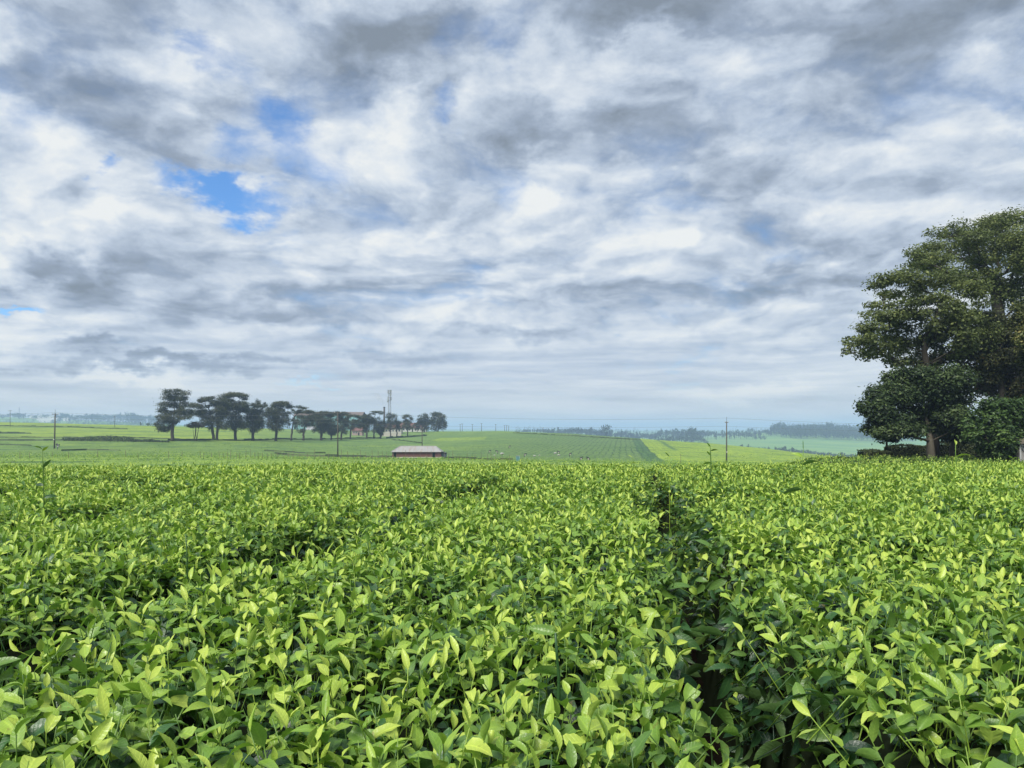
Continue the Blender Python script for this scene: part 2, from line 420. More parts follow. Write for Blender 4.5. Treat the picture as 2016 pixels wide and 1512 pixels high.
# ------------------------------------------------------------------ terrain
LEFT_FAR = [(1500, 846), (2200, 836), (2600, 821), (3300, 822), (5000, 836), (9000, 842)]
NEAR = [(.1, 0.0), (7, -.01), (11, -.11), (15, -.235), (20, -.45), (30, -1.2), (45, -2.0), (60, -2.6), (100, -4.0)]
NEAR_R = [(.1, 0.0), (7, -.01), (11, -.11), (15, -.235), (20, -.45), (30, -1.08), (45, -1.5), (62, -1.55), (90, -2.4), (120, -3.9)]
PROF = {   # column of the photograph -> (distance, row) pairs
    -780: [(130, 905), (190, 895), (230, 884), (280, 868), (320, 862), (390, 850), (460, 841), (540, 830), (700, 846)] + LEFT_FAR,
    0: [(130, 905), (190, 895), (230, 884), (280, 868), (320, 862), (390, 850), (460, 841), (540, 831), (700, 847)] + LEFT_FAR,
    300: [(130, 905), (190, 894), (230, 885), (270, 873), (295, 867), (360, 857), (460, 845), (540, 838), (700, 850), (1500, 852), (2600, 834), (3300, 833), (5000, 838), (9000, 843)],
    480: [(130, 905), (190, 896), (250, 883), (290, 875), (336, 866), (420, 855), (520, 845), (600, 842), (800, 850), (2600, 846), (9000, 844)],
    600: [(130, 906), (190, 901.5), (240, 891), (310, 877), (396, 865), (500, 853), (600, 846), (700, 846), (900, 852), (2600, 848), (9000, 844)],
    750: [(130, 907), (195, 902), (264, 889), (360, 873), (468, 862.5), (540, 855), (624, 848), (720, 848), (900, 856), (2600, 850), (9000, 845)],
    870: [(130, 908), (198, 902), (264, 890), (360, 874), (480, 860), (588, 849.5), (620, 850), (800, 862), (2000, 852), (9000, 845)],
    1000: [(130, 910), (198, 903), (264, 888), (360, 870), (456, 858), (540, 850), (600, 848.5), (640, 850), (800, 868), (1800, 855), (3000, 850), (9000, 845)],
    1130: [(130, 911), (198, 905), (264, 889), (360, 873), (456, 860), (528, 853.5), (560, 854.5), (800, 878), (1800, 859), (3000, 852), (9000, 845)],
    1250: [(130, 913), (198, 907), (264, 892), (360, 876), (456, 865.5), (504, 862.5), (540, 864), (800, 895), (1300, 880), (1800, 869), (2200, 866), (3000, 856), (9000, 846)],
    1400: [(140, 915), (200, 909), (280, 895), (360, 883), (430, 874.5), (470, 873), (520, 877), (750, 935), (1000, 905), (1400, 879), (1700, 868), (2000, 862), (2600, 861), (3500, 854), (9000, 846)],
    1500: [(140, 918), (200, 911), (280, 898), (360, 887), (420, 882.5), (450, 882.5), (520, 890), (750, 940), (1000, 907), (1300, 886), (1700, 867), (1900, 858), (2200, 850), (3500, 851), (9000, 846)],
    1600: [(140, 921), (200, 915), (280, 904), (350, 896), (400, 893.5), (430, 894.5), (520, 905), (750, 940), (1000, 911), (1200, 900), (1500, 880), (1720, 865), (2100, 848), (3500, 850), (9000, 846)],
    1700: [(140, 924), (200, 919), (280, 911), (340, 906.5), (370, 906), (400, 908), (520, 925), (750, 948), (1000, 914), (1200, 903), (1500, 885), (1760, 868), (2100, 851), (3500, 850), (9000, 846)],
    2016: [(140, 930), (200, 926), (280, 921), (340, 918), (400, 922), (520, 935), (750, 948), (1000, 916), (1200, 905), (1500, 886), (1800, 868), (2100, 852), (3500, 850), (9000, 846)],
    2796: [(140, 930), (200, 926), (280, 921), (340, 918), (400, 922), (520, 935), (750, 948), (1000, 916), (1200, 905), (1500, 886), (1800, 868), (2100, 852), (3500, 850), (9000, 846)],
}


def pchip(xk, yk, x):
    xk, yk = np.asarray(xk, float), np.asarray(yk, float)
    h = np.diff(xk); dl = np.diff(yk) / h
    m = np.zeros_like(yk)
    m[0], m[-1] = dl[0], dl[-1]
    for i in range(1, len(yk) - 1):
        if dl[i - 1] * dl[i] > 0:
            w1, w2 = 2 * h[i] + h[i - 1], h[i] + 2 * h[i - 1]
            m[i] = (w1 + w2) / (w1 / dl[i - 1] + w2 / dl[i])
    i = np.clip(np.searchsorted(xk, x) - 1, 0, len(h) - 1)
    t = np.clip((x - xk[i]) / h[i], 0, 1)
    return (2 * t**3 - 3 * t**2 + 1) * yk[i] + (t**3 - 2 * t**2 + t) * h[i] * m[i] + (-2 * t**3 + 3 * t**2) * yk[i + 1] + (t**3 - t**2) * h[i] * m[i + 1]


LY = np.linspace(math.log(.1), math.log(9000), 700)
UC = np.array(sorted(PROF), float)
TAB = []
for u_ in sorted(PROF):
    near = NEAR_R if u_ >= 1600 else NEAR
    pts = list(near) + [(y_, EZ - (v_ - HOR) / F * y_) for y_, v_ in PROF[u_]]
    TAB.append(pchip([math.log(a) for a, b in pts], [b for a, b in pts], LY))
TAB = np.array(TAB)
UG = np.linspace(-780, 2796, 400)
TABG = np.array([[0.0]])
TABG = np.stack([np.interp(UG, UC, TAB[:, j]) for j in range(TAB.shape[1])], axis=1)
ker = np.exp(-np.linspace(-2, 2, 9) ** 2); ker /= ker.sum()
TABG = np.stack([np.convolve(np.pad(TABG[:, j], 4, mode='edge'), ker, mode='valid') for j in range(TABG.shape[1])], axis=1)


def vnoise(x, y, seed=0):
    """smooth lattice value noise in 0..1"""
    x, y = np.asarray(x, float), np.asarray(y, float)
    xi, yi = np.floor(x), np.floor(y)
    fx, fy = x - xi, y - yi
    fx, fy = fx * fx * (3 - 2 * fx), fy * fy * (3 - 2 * fy)
    def hsh(a, b):
        v = np.sin(a * 127.1 + b * 311.7 + seed * 74.7) * 43758.5453
        return v - np.floor(v)
    return (hsh(xi, yi) * (1 - fx) + hsh(xi + 1, yi) * fx) * (1 - fy) + (hsh(xi, yi + 1) * (1 - fx) + hsh(xi + 1, yi + 1) * fx) * fy


def H(x, y):
    """ground height"""
    x, y = np.asarray(x, float), np.asarray(y, float)
    ang = np.arctan2(x, y)
    r = np.hypot(x, y)
    ac = np.clip(ang, -R(50), R(50))
    ye = np.maximum(r * np.cos(ac), .1001)
    u = np.clip(CX + F * np.tan(ac), UG[0], UG[-1])
    fi = (u - UG[0]) / (UG[1] - UG[0]); i = np.clip(fi.astype(int), 0, len(UG) - 2); a = fi - i
    fj = (np.log(ye) - LY[0]) / (LY[1] - LY[0]); j = np.clip(fj.astype(int), 0, len(LY) - 2); b = np.clip(fj - j, 0, 1)
    z = (TABG[i, j] * (1 - a) + TABG[i + 1, j] * a) * (1 - b) + (TABG[i, j + 1] * (1 - a) + TABG[i + 1, j + 1] * a) * b
    amp = np.clip((ye - 100) / 100, 0, 1)
    return z + amp * .35 * (vnoise(x * .06, y * .06, 3) - .5)


def h1(x, y): return float(H(np.array([x]), np.array([y]))[0])


def at(u, Y, v=None):
    """world point seen at column u at distance Y (on the ground, or at row v)"""
    x = (u - CX) / F * Y
    return Vector((x, Y, h1(x, Y) if v is None else EZ - (v - HOR) / F * Y))


# ------------------------------------------------------------------ object helpers
def link(o, parent=None):
    COL.objects.link(o)
    if parent is not None: o.parent = parent
    return o


def tag(o, label=None, cat=None, group=None, kind=None):
    if label: o['label'] = label
    if cat: o['category'] = cat
    if group: o['group'] = group
    if kind: o['kind'] = kind
    return o


def thing(name, loc, label, cat, group=None, rz=0.0):
    o = bpy.data.objects.new(name, None)
    o.empty_display_size = .2
    o.location = loc; o.rotation_euler = (0, 0, rz)
    link(o)
    return tag(o, label, cat, group)


class MB:
    def __init__(s): s.v, s.f, s.mi = [], [], []
    def add(s, vs, fs, mi=0):
        b = len(s.v); s.v += [tuple(p) for p in vs]
        s.f += [tuple(b + i for i in f) for f in fs]; s.mi += [mi] * len(fs)
        return s
    def box(s, x0, x1, y0, y1, z0, z1, mi=0):
        return s.add([(x0, y0, z0), (x1, y0, z0), (x1, y1, z0), (x0, y1, z0), (x0, y0, z1), (x1, y0, z1), (x1, y1, z1), (x0, y1, z1)],
                     [(3, 2, 1, 0), (4, 5, 6, 7), (0, 1, 5, 4), (1, 2, 6, 5), (2, 3, 7, 6), (3, 0, 4, 7)], mi)
    def tube(s, pts, rad, n=6, mi=0, cap=True):
        pts = [Vector(q) for q in pts]
        if not hasattr(rad, '__len__'): rad = [rad] * len(pts)
        vs, fs = [], []
        prev = None
        for i, q in enumerate(pts):
            t = (pts[min(i + 1, len(pts) - 1)] - pts[max(i - 1, 0)])
            t = t.normalized() if t.length > 1e-9 else Vector((0, 0, 1))
            a = prev if prev is not None else (Vector((1, 0, 0)) if abs(t.x) < .8 else Vector((0, 1, 0)))
            a = (a - t * a.dot(t)).normalized(); prev = a
            b = t.cross(a)
            for k in range(n):
                an = 2 * math.pi * k / n
                vs.append(q + (a * math.cos(an) + b * math.sin(an)) * rad[i])
        for i in range(len(pts) - 1):
            for k in range(n):
                k2 = (k + 1) % n
                fs.append((i * n + k, i * n + k2, (i + 1) * n + k2, (i + 1) * n + k))
        if cap:
            fs.append(tuple(range(n - 1, -1, -1))); fs.append(tuple((len(pts) - 1) * n + k for k in range(n)))
        return s.add(vs, fs, mi)
    def build(s, name, mats, parent=None, smooth=False, loc=None):
        me = bpy.data.meshes.new(name)
        me.from_pydata(s.v, [], s.f)
        for m_ in (mats if isinstance(mats, (list, tuple)) else [mats]): me.materials.append(m_)
        me.polygons.foreach_set('material_index', s.mi)
        if smooth: me.polygons.foreach_set('use_smooth', [True] * len(me.polygons))
        me.update()
        o = bpy.data.objects.new(name, me)
        if loc is not None: o.location = loc
        return link(o, parent)


def quads_object(name, V, mat, parent=None, tint=None, faces=None):
    """V: (n,4,3) array of loose quads -> one mesh with a tint per quad"""
    n = len(V)
    me = bpy.data.meshes.new(name)
    me.vertices.add(n * 4); me.vertices.foreach_set('co', np.ascontiguousarray(V, dtype=np.float32).ravel())
    me.loops.add(n * 4); me.loops.foreach_set('vertex_index', np.arange(n * 4, dtype=np.int32))
    me.polygons.add(n); me.polygons.foreach_set('loop_start', np.arange(0, n * 4, 4, dtype=np.int32))
    me.materials.append(mat)
    me.update(calc_edges=True)
    if tint is not None:
        a = me.attributes.new('tint', 'FLOAT', 'FACE'); a.data.foreach_set('value', np.asarray(tint, dtype=np.float32))
    o = bpy.data.objects.new(name, me)
    return link(o, parent)


# ------------------------------------------------------------------ ground sheet
def build_ground():
    rr = np.concatenate([np.geomspace(.4, 90, 60), np.geomspace(92, 700, 210), np.geomspace(710, 9000, 90)])
    af = np.linspace(-R(44), R(44), 441)
    ab = np.linspace(R(44), R(316), 70)[1:-1]
    an = np.concatenate([af, ab]); na, nr = len(an), len(rr)
    A, RR = np.meshgrid(an, rr, indexing='ij')
    X, Y = RR * np.sin(A), RR * np.cos(A)
    Z = H(X, Y)
    V = np.stack([X, Y, Z], -1).reshape(-1, 3)
    V = np.vstack([V, [[0, 0, h1(0, .2)]]])
    i = np.arange(na)[:, None]; j = np.arange(nr - 1)[None, :]
    i2 = (i + 1) % na
    fq = np.stack([i * nr + j, i * nr + j + 1, i2 * nr + j + 1, i2 * nr + j], -1).reshape(-1, 4)
    ctr = len(V) - 1
    ft = [(int(k * nr), int(((k + 1) % na) * nr), ctr) for k in range(na)]
    me = bpy.data.meshes.new('ground')
    me.from_pydata(V.tolist(), [], [tuple(q) for q in fq.tolist()] + ft)
    me.materials.append(M['ground'])
    me.polygons.foreach_set('use_smooth', [True] * len(me.polygons))
    me.update()
    o = bpy.data.objects.new('ground', me)
    link(o); tag(o, kind='structure')
    import bmesh
    bm = bmesh.new(); bm.from_mesh(me); bmesh.ops.recalc_face_normals(bm, faces=bm.faces)
    if sum(f.normal.z for f in bm.faces) < 0: bmesh.ops.reverse_faces(bm, faces=bm.faces)
    bm.to_mesh(me); bm.free()


build_ground()

# ------------------------------------------------------------------ haze
hb = MB().box(-9600, 9600, -9600, 9600, -75, 66)
haze = hb.build('haze', [])
hm, n = material('haze')
pv = n.n('ShaderNodeVolumePrincipled')
pv.inputs['Color'].default_value = (.50, .67, 1.0, 1)
pv.inputs['Density'].default_value = .00031
pv.inputs['Anisotropy'].default_value = 0.0
n.link(pv.outputs[0], n.n('ShaderNodeOutputMaterial').inputs['Volume'])
haze.data.materials.append(hm)
tag(haze, kind='stuff')

# ------------------------------------------------------------------ tea: leaf and shoot meshes
rng = np.random.default_rng(7)
random.seed(7)


def leaf_mesh(L, W, fold=.35, curl=.6, cut=1.0, n=6, twist=0.0, across=2, wav=.0, tip=1.6):
    """one tea leaf along +Y, upper side +Z; returns verts (k,3), quads, rib coordinate"""
    ts = np.linspace(0, cut, n + 1)
    nv = 2 * across - 1 if across > 2 else 3
    cs = np.linspace(-1, 1, nv)
    vs, rib, alo = [], [], []
    y = z = 0.0; ang = 0.0
    for k, t in enumerate(ts):
        if k:
            dl = L * (ts[k] - ts[k - 1]); ang = -curl * (t ** 1.3); y += dl * math.cos(ang); z += dl * math.sin(ang)
        wd = W * .5 * (math.sin(math.pi * min(1, max(0, t)) ** .82) ** .75) * (1 - .25 * t ** tip)
        if k == 0: wd = W * .05
        if t >= .999: wd = W * .012
        tw = twist * t
        for c_ in cs:
            a = abs(c_)
            px = c_ * wd * (1 - .15 * fold)
            pz = a * wd * fold + wav * wd * math.sin(k * 2.4 + c_ * 1.7) * a
            qx = px * math.cos(tw) - pz * math.sin(tw); qz = px * math.sin(tw) + pz * math.cos(tw)
            vs.append((qx, y - math.sin(ang) * qz, z + math.cos(ang) * qz)); rib.append(a); alo.append(t)
    fs = []
    for k in range(n):
        for i in range(nv - 1):
            a = k * nv + i
            fs.append((a, a + 1, a + nv + 1, a + nv))
    return np.array(vs), fs, np.stack([rib, alo], -1)


class Bits:
    """collects leaves and stems with age/rib attributes"""
    def __init__(s): s.v, s.f, s.age, s.rib, s.n = [], [], [], [], 0
    def add(s, vs, fs, age, rib):
        s.v.append(np.asarray(vs)); s.f += [tuple(int(i) + s.n for i in f) for f in fs]
        s.age += [age] * len(vs); s.rib += [tuple(q) if hasattr(q, '__len__') else (q, 0.0) for q in rib]; s.n += len(vs)
    def stem(s, pts, r0, r1, age, n=4):
        m_ = MB().tube(pts, [r0 + (r1 - r0) * i / (len(pts) - 1) for i in range(len(pts))], n, cap=True)
        s.add(np.array(m_.v), m_.f, age, [.5] * len(m_.v))
    def mesh(s, name):
        me = bpy.data.meshes.new(name)
        me.from_pydata(np.vstack(s.v).tolist(), [], s.f)
        a = me.attributes.new('age', 'FLOAT', 'POINT'); a.data.foreach_set('value', np.array(s.age, np.float32))
        a = me.attributes.new('rib', 'FLOAT', 'POINT'); a.data.foreach_set('value', np.array(s.rib, np.float32)[:, 0].copy())
        a = me.attributes.new('along', 'FLOAT', 'POINT'); a.data.foreach_set('value', np.array(s.rib, np.float32)[:, 1].copy())
        me.materials.append(M['tea'])
        me.polygons.foreach_set('use_smooth', [True] * len(me.polygons))
        me.update()
        return me


def leaf_matrix(pos, az, pitch, roll):
    return Matrix.Translation(pos) @ Matrix.Rotation(az, 4, 'Z') @ Matrix.Rotation(pitch, 4, 'X') @ Matrix.Rotation(roll, 4, 'Y')


def xf(mat, vs):
    A = np.array(mat)
    return vs @ A[:3, :3].T + A[:3, 3]


# leaf variants: (mesh spec, age)
def rand_leaf(kind):
    r = random.random
    if kind == 'young':
        return dict(L=.032 + .022 * r(), W=.014 + .009 * r(), fold=.45 + .3 * r(), curl=random.uniform(-.2, .7), wav=.12, twist=random.uniform(-.4, .4))
    if kind == 'mid':
        return dict(L=.044 + .032 * r(), W=.022 + .015 * r(), fold=.22 + .28 * r(), curl=random.uniform(.1, 1.2), wav=.14, twist=random.uniform(-.5, .5))
    if kind == 'cut':
        return dict(L=.060 + .02 * r(), W=.028 + .010 * r(), fold=.25 + .3 * r(), curl=random.uniform(.0, .6), cut=random.uniform(.42, .68), wav=.1, twist=random.uniform(-.4, .4))
    return dict(L=.072 + .036 * r(), W=.030 + .013 * r(), fold=.18 + .2 * r(), curl=random.uniform(.4, 1.3), wav=.12, twist=random.uniform(-.3, .3))


def shoot_plan(kind):
    """stem points and leaf placements of one shoot: list of (leaf kind, age, matrix)"""
    r = random.random
    out = []
    if kind == 'shoot':
        h = random.uniform(.06, .14)
        lean = Vector((random.uniform(-.25, .25), random.uniform(-.25, .25), 1))
        top = lean * h
        stem = [(lean * -.12), (0, 0, 0), tuple(lean * h * .5), tuple(top)]
        az = r() * 6.28
        nl = random.randint(3, 5)
        for i in range(nl):
            t = 1 - i / nl * .95
            az += 2.4 + random.uniform(-.4, .4)
            k = 'young' if i == 0 else ('mid' if r() < .80 else 'cut')
            pitch = random.uniform(.7, 1.35) if i == 0 else random.uniform(-.15, 1.0)
            age = (.97 - .13 * i) + random.uniform(-.14, .07) if i < 3 else random.uniform(.22, .55)
            out.append((k, age, leaf_matrix(lean * h * t, az, pitch, random.uniform(-.45, .45))))
        return stem, out, .6
    if kind == 'cutshoot':
        h = random.uniform(.04, .10)
        lean = Vector((random.uniform(-.2, .2), random.uniform(-.2, .2), 1))
        stem = [tuple(lean * -.12), (0, 0, 0), tuple(lean * (h + .02))]
        az = r() * 6.28
        for i in range(random.randint(3, 4)):
            az += 2.4 + random.uniform(-.5, .5)
            k = 'mid' if r() < .7 else 'cut'
            out.append((k, random.uniform(.34, .80), leaf_matrix(lean * h * (1 - i * .28), az, random.uniform(-.2, .9), random.uniform(-.5, .5))))
        return stem, out, .5
    # mature cluster under the table
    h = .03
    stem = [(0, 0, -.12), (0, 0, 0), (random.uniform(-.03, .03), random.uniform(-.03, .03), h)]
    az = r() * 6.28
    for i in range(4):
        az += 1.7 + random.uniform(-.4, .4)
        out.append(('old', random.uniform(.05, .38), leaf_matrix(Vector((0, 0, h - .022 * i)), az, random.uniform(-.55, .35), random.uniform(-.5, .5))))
    return stem, out, .15


def shoot_mesh(kind, name, segs=5):
    b = Bits()
    stem, lv, sage = shoot_plan(kind)
    b.stem(stem, .0016, .0011, sage)
    for k, age, mat in lv:
        sp = rand_leaf(k)
        vs, fs, rib = leaf_mesh(n=segs, **sp)
        b.add(xf(mat, vs), fs, max(0, min(1, age)), rib)
    return b.mesh(name)


SRC = bpy.data.collections.new('tea_shoot_shapes')     # shapes picked by the foliage nodes; not linked to the scene
NV_SHOOT, NV_CUT, NV_OLD = 14, 8, 8
for i in range(NV_SHOOT + NV_CUT + NV_OLD):
    k = 'shoot' if i < NV_SHOOT else ('cutshoot' if i < NV_SHOOT + NV_CUT else 'old')
    o = bpy.data.objects.new('shape_%02d' % i, shoot_mesh(k, 'shape_%02d' % i))
    SRC.objects.link(o)

GNT = bpy.data.node_groups.new('scatter_tea', 'GeometryNodeTree')
GNT.interface.new_socket('Geometry', in_out='INPUT', socket_type='NodeSocketGeometry')
GNT.interface.new_socket('Geometry', in_out='OUTPUT', socket_type='NodeSocketGeometry')
gi, go = GNT.nodes.new('NodeGroupInput'), GNT.nodes.new('NodeGroupOutput')
ci = GNT.nodes.new('GeometryNodeCollectionInfo')
ci.inputs['Collection'].default_value = SRC
ci.inputs['Separate Children'].default_value = True
ci.inputs['Reset Children'].default_value = True
ip = GNT.nodes.new('GeometryNodeInstanceOnPoints')
ip.inputs['Pick Instance'].default_value = True


def named(nm, typ):
    nd = GNT.nodes.new('GeometryNodeInputNamedAttribute'); nd.data_type = typ
    nd.inputs['Name'].default_value = nm
    return nd.outputs['Attribute']


GNT.links.new(gi.outputs[0], ip.inputs['Points'])
GNT.links.new(ci.outputs[0], ip.inputs['Instance'])
GNT.links.new(named('pick', 'INT'), ip.inputs['Instance Index'])
GNT.links.new(named('rot', 'FLOAT_VECTOR'), ip.inputs['Rotation'])
GNT.links.new(named('siz', 'FLOAT'), ip.inputs['Scale'])
GNT.links.new(ip.outputs[0], go.inputs[0])


def scatter_object(name, P, rot, siz, pick, parent=None):
    me = bpy.data.meshes.new(name)
    me.vertices.add(len(P)); me.vertices.foreach_set('co', np.ascontiguousarray(P, np.float32).ravel())
    me.attributes.new('rot', 'FLOAT_VECTOR', 'POINT').data.foreach_set('vector', np.ascontiguousarray(rot, np.float32).ravel())
    me.attributes.new('siz', 'FLOAT', 'POINT').data.foreach_set('value', np.ascontiguousarray(siz, np.float32))
    me.attributes.new('pick', 'INT', 'POINT').data.foreach_set('value', np.ascontiguousarray(pick, np.int32))
    me.materials.append(M['tea'])
    me.update()
    o = bpy.data.objects.new(name, me)
    link(o, parent)
    md = o.modifiers.new('scatter', 'NODES'); md.node_group = GNT
    return o


# ------------------------------------------------------------------ tea canopy
SL, S0, SP = .16, .30, 1.88          # direction and spacing of the rows


def row_s(x, y): return x - SL * y - S0 + .10 * (vnoise(y * .8, y * 0 + 1.7, 61) - .5) + .08 * (vnoise(y * 2.3, y * 0 + 4.2, 62) - .5)


def gap_half(x, y):
    """half width of the open lane between rows (wanders, often bridged)"""
    k = np.round(row_s(x, y) / SP)
    nz = vnoise(y * .9 + k * 13.7, k * 5.1, 11)
    hw = .02 + .13 * np.clip((nz - .30) * 2.2, 0, 1)
    right = (k == 0)
    hw = np.where(right & (y < 5.2), .085 + .05 * vnoise(y * 1.6, 2.0, 5), hw)
    left = (k == -1) & (y < 5)
    hw = np.where(left, .03 + .14 * np.clip((vnoise(y * 1.15 + .35, 7.0, 9) - .30) * 2.6, 0, 1), hw)
    return hw * np.clip(1.25 - y / 26, .3, 1)


def canopy(x, y):
    """top of the plucking table"""
    s = row_s(x, y)
    g = np.abs(s - np.round(s / SP) * SP)
    wob = .05 * (vnoise(x * 4 + 3, y * 4, 21) - .5)
    hw = gap_half(x, y)
    t = np.clip((g + wob - hw) / .10, 0, 1); t = t * t * (3 - 2 * t)
    bump = np.clip((y - 5) / 6, 0, 1) * .13 * (vnoise(x * .33 + 9, y * .22, 33) - .6) + .07 * (vnoise(x * 1.3, y * 1.3, 31) - .5) + .055 * (vnoise(x * 3.1, y * 3.1, 32) - .5)
    hole = np.clip((vnoise(x * 1.15 + 5, y * .95 + 2, 41) - .70) * 5, 0, 1) * np.clip((y - 2.2) / 2, 0, 1)
    full = .9 + bump - .10 * hole - .05 * np.clip(1 - (g - hw) / .45, 0, 1) ** 2
    return H(x, y) + .06 + (full - .06) * t, t


def make_points(n_per_m2, y0, y1, xm, kinds, size, zoff, zj, lean, need_t):
    area_x = lambda y: .70 * y + xm
    A = np.trapz([2 * area_x(v) for v in np.linspace(y0, y1, 50)], np.linspace(y0, y1, 50))
    N = int(A * n_per_m2)
    y = np.sqrt(rng.random(N) * ((y1 + .5) ** 2 - (y0 + .5) ** 2) + (y0 + .5) ** 2) - .5
    x = (rng.random(N) * 2 - 1) * area_x(y)
    z, t = canopy(x, y)
    e = .03
    gx = (canopy(x + e, y)[0] - canopy(x - e, y)[0]) / (2 * e)
    gy = (canopy(x, y + e)[0] - canopy(x, y - e)[0]) / (2 * e)
    keep = (t > need_t) & (rng.random(N) < np.clip(.35 + t, 0, 1))
    x, y, z, gx, gy = x[keep], y[keep], z[keep], gx[keep], gy[keep]
    n_ = len(x)
    gx, gy = np.clip(gx, -1.3, 1.3), np.clip(gy, -1.3, 1.3)
    rx = gy * lean * -1 * -1 + rng.normal(0, .16, n_)
    ry = -gx * lean + rng.normal(0, .16, n_)
    # surface normal (-gx,-gy,1): tilt about X by +gy*lean... about Y by -gx*lean
    rot = np.stack([np.arctan(gy * lean) + rng.normal(0, .17, n_), np.arctan(-gx * lean) + rng.normal(0, .17, n_), rng.random(n_) * 6.283], -1)
    P = np.stack([x, y, z + zoff + rng.normal(0, zj, n_)], -1)
    siz = size * rng.uniform(.78, 1.25, n_)
    lo, hi = kinds
    pick = rng.integers(lo, hi, n_)
    return P, rot, siz, pick


SETS = []
a_, b_, c_ = NV_SHOOT, NV_SHOOT + NV_CUT, NV_SHOOT + NV_CUT + NV_OLD
SETS.append(make_points(370, .45, 7.2, 1.2, (0, a_), .88, -.062, .016, .7, .30))
SETS.append(make_points(300, .45, 7.2, 1.2, (a_, b_), .88, -.06, .015, .7, .30))
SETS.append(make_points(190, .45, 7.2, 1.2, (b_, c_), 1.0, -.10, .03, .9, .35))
SETS.append(make_points(200, 7.2, 14, 1.2, (0, a_), 1.03, -.08, .018, .7, .1))
SETS.append(make_points(160, 7.2, 14, 1.2, (a_, b_), 1.03, -.075, .018, .7, .1))
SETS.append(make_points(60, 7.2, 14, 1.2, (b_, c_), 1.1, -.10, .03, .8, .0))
SETS.append(make_points(95, 14, 27, 1.5, (0, a_), 1.15, -.10, .02, .5, .1))
SETS.append(make_points(70, 14, 27, 1.5, (a_, b_), 1.15, -.09, .02, .5, .1))
SETS.append(make_points(10, 27, 62, 2.0, (0, b_), 2.6, -.28, .05, .4, .1))
# tea bushes of the field below the crest, seen only as a fine grain
N_ = 26000
y_ = np.sqrt(rng.random(N_) * (205 ** 2 - 100 ** 2) + 100 ** 2); x_ = (rng.random(N_) * 2 - 1) * (.72 * y_ + 4)
rowk = np.abs(((x_ - .146 * y_) / 1.84) % 1 - .5) < .44
x_, y_ = x_[rowk], y_[rowk]; n_ = len(x_)
SETS.append((np.stack([x_, y_, H(x_, y_) - .10 + rng.normal(0, .05, n_)], -1), np.stack([rng.normal(0, .3, n_), rng.normal(0, .3, n_), rng.random(n_) * 6.28], -1), rng.uniform(2.6, 4.2, n_), rng.integers(0, b_, n_)))
N_ = 16000
y_ = np.sqrt(rng.random(N_) * (330 ** 2 - 200 ** 2) + 200 ** 2); x_ = (rng.random(N_) * 2 - 1) * (.70 * y_)
keep_ = ~((np.abs(x_ + 24) < 9) & (np.abs(y_ - 200) < 12))
x_, y_ = x_[keep_], y_[keep_]; n_ = len(x_)
SETS.append((np.stack([x_, y_, H(x_, y_) - .25 + rng.normal(0, .08, n_)], -1), np.stack([rng.normal(0, .3, n_), rng.normal(0, .3, n_), rng.random(n_) * 6.28], -1), rng.uniform(3.5, 5.5, n_), rng.integers(a_, c_, n_)))
# leaves hanging into the open lanes
for k in (-3, -2, -1, 0, 1, 2):
    yy = rng.uniform(.6, 8, 600 if k in (-1, 0) else 400)
    side = rng.choice([-1, 1], len(yy))
    xc = S0 + k * SP + SL * yy
    hw = gap_half(xc, yy)
    xc = xc - (row_s(xc, yy) - k * SP)
    xx = xc + side * (hw + rng.uniform(-.01, .11, len(yy)))
    hz_ = .84 - .62 * rng.random(len(yy)) ** 1.2
    zz_ = H(xx, yy) + hz_
    rot = np.stack([rng.normal(0, .4, len(yy)), -side * rng.uniform(.5, 1.3, len(yy)), rng.random(len(yy)) * 6.28], -1)
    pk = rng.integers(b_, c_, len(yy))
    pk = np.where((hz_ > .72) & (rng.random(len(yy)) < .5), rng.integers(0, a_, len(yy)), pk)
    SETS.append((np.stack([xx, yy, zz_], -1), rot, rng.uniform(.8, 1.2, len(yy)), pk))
# nothing grows right where the camera stands
PT = np.vstack([s[0] for s in SETS]); RT = np.vstack([s[1] for s in SETS])
ST = np.concatenate([s[2] for s in SETS]); KT = np.concatenate([s[3] for s in SETS])
ok = np.hypot(PT[:, 0], PT[:, 1]) > .55
PT, RT, ST, KT = PT[ok], RT[ok], ST[ok], KT[ok]
sp_ = row_s(PT[:, 0], PT[:, 1])
HEDGES = [(-2, 'tea hedge row in the left foreground, beyond the dark broken gap'),
          (-1, 'broad middle row of tea bushes filling the centre foreground'),
          (0, 'tea hedge row right of the deep dark lane in the right foreground')]
used = np.zeros(len(PT), bool)
FIELD_Y = 7.2


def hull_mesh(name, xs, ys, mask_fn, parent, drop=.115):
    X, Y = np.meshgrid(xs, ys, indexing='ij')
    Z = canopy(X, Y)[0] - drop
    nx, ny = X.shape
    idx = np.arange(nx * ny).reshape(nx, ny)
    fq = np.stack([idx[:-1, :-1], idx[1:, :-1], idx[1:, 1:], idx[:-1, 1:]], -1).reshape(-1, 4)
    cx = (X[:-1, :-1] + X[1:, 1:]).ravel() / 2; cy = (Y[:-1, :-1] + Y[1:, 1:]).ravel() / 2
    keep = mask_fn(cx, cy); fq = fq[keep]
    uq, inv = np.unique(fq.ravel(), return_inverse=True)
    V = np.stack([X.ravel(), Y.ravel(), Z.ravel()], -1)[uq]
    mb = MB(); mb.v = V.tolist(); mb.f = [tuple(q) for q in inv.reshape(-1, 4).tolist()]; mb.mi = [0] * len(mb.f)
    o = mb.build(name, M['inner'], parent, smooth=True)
    return tag(o, kind='stuff')


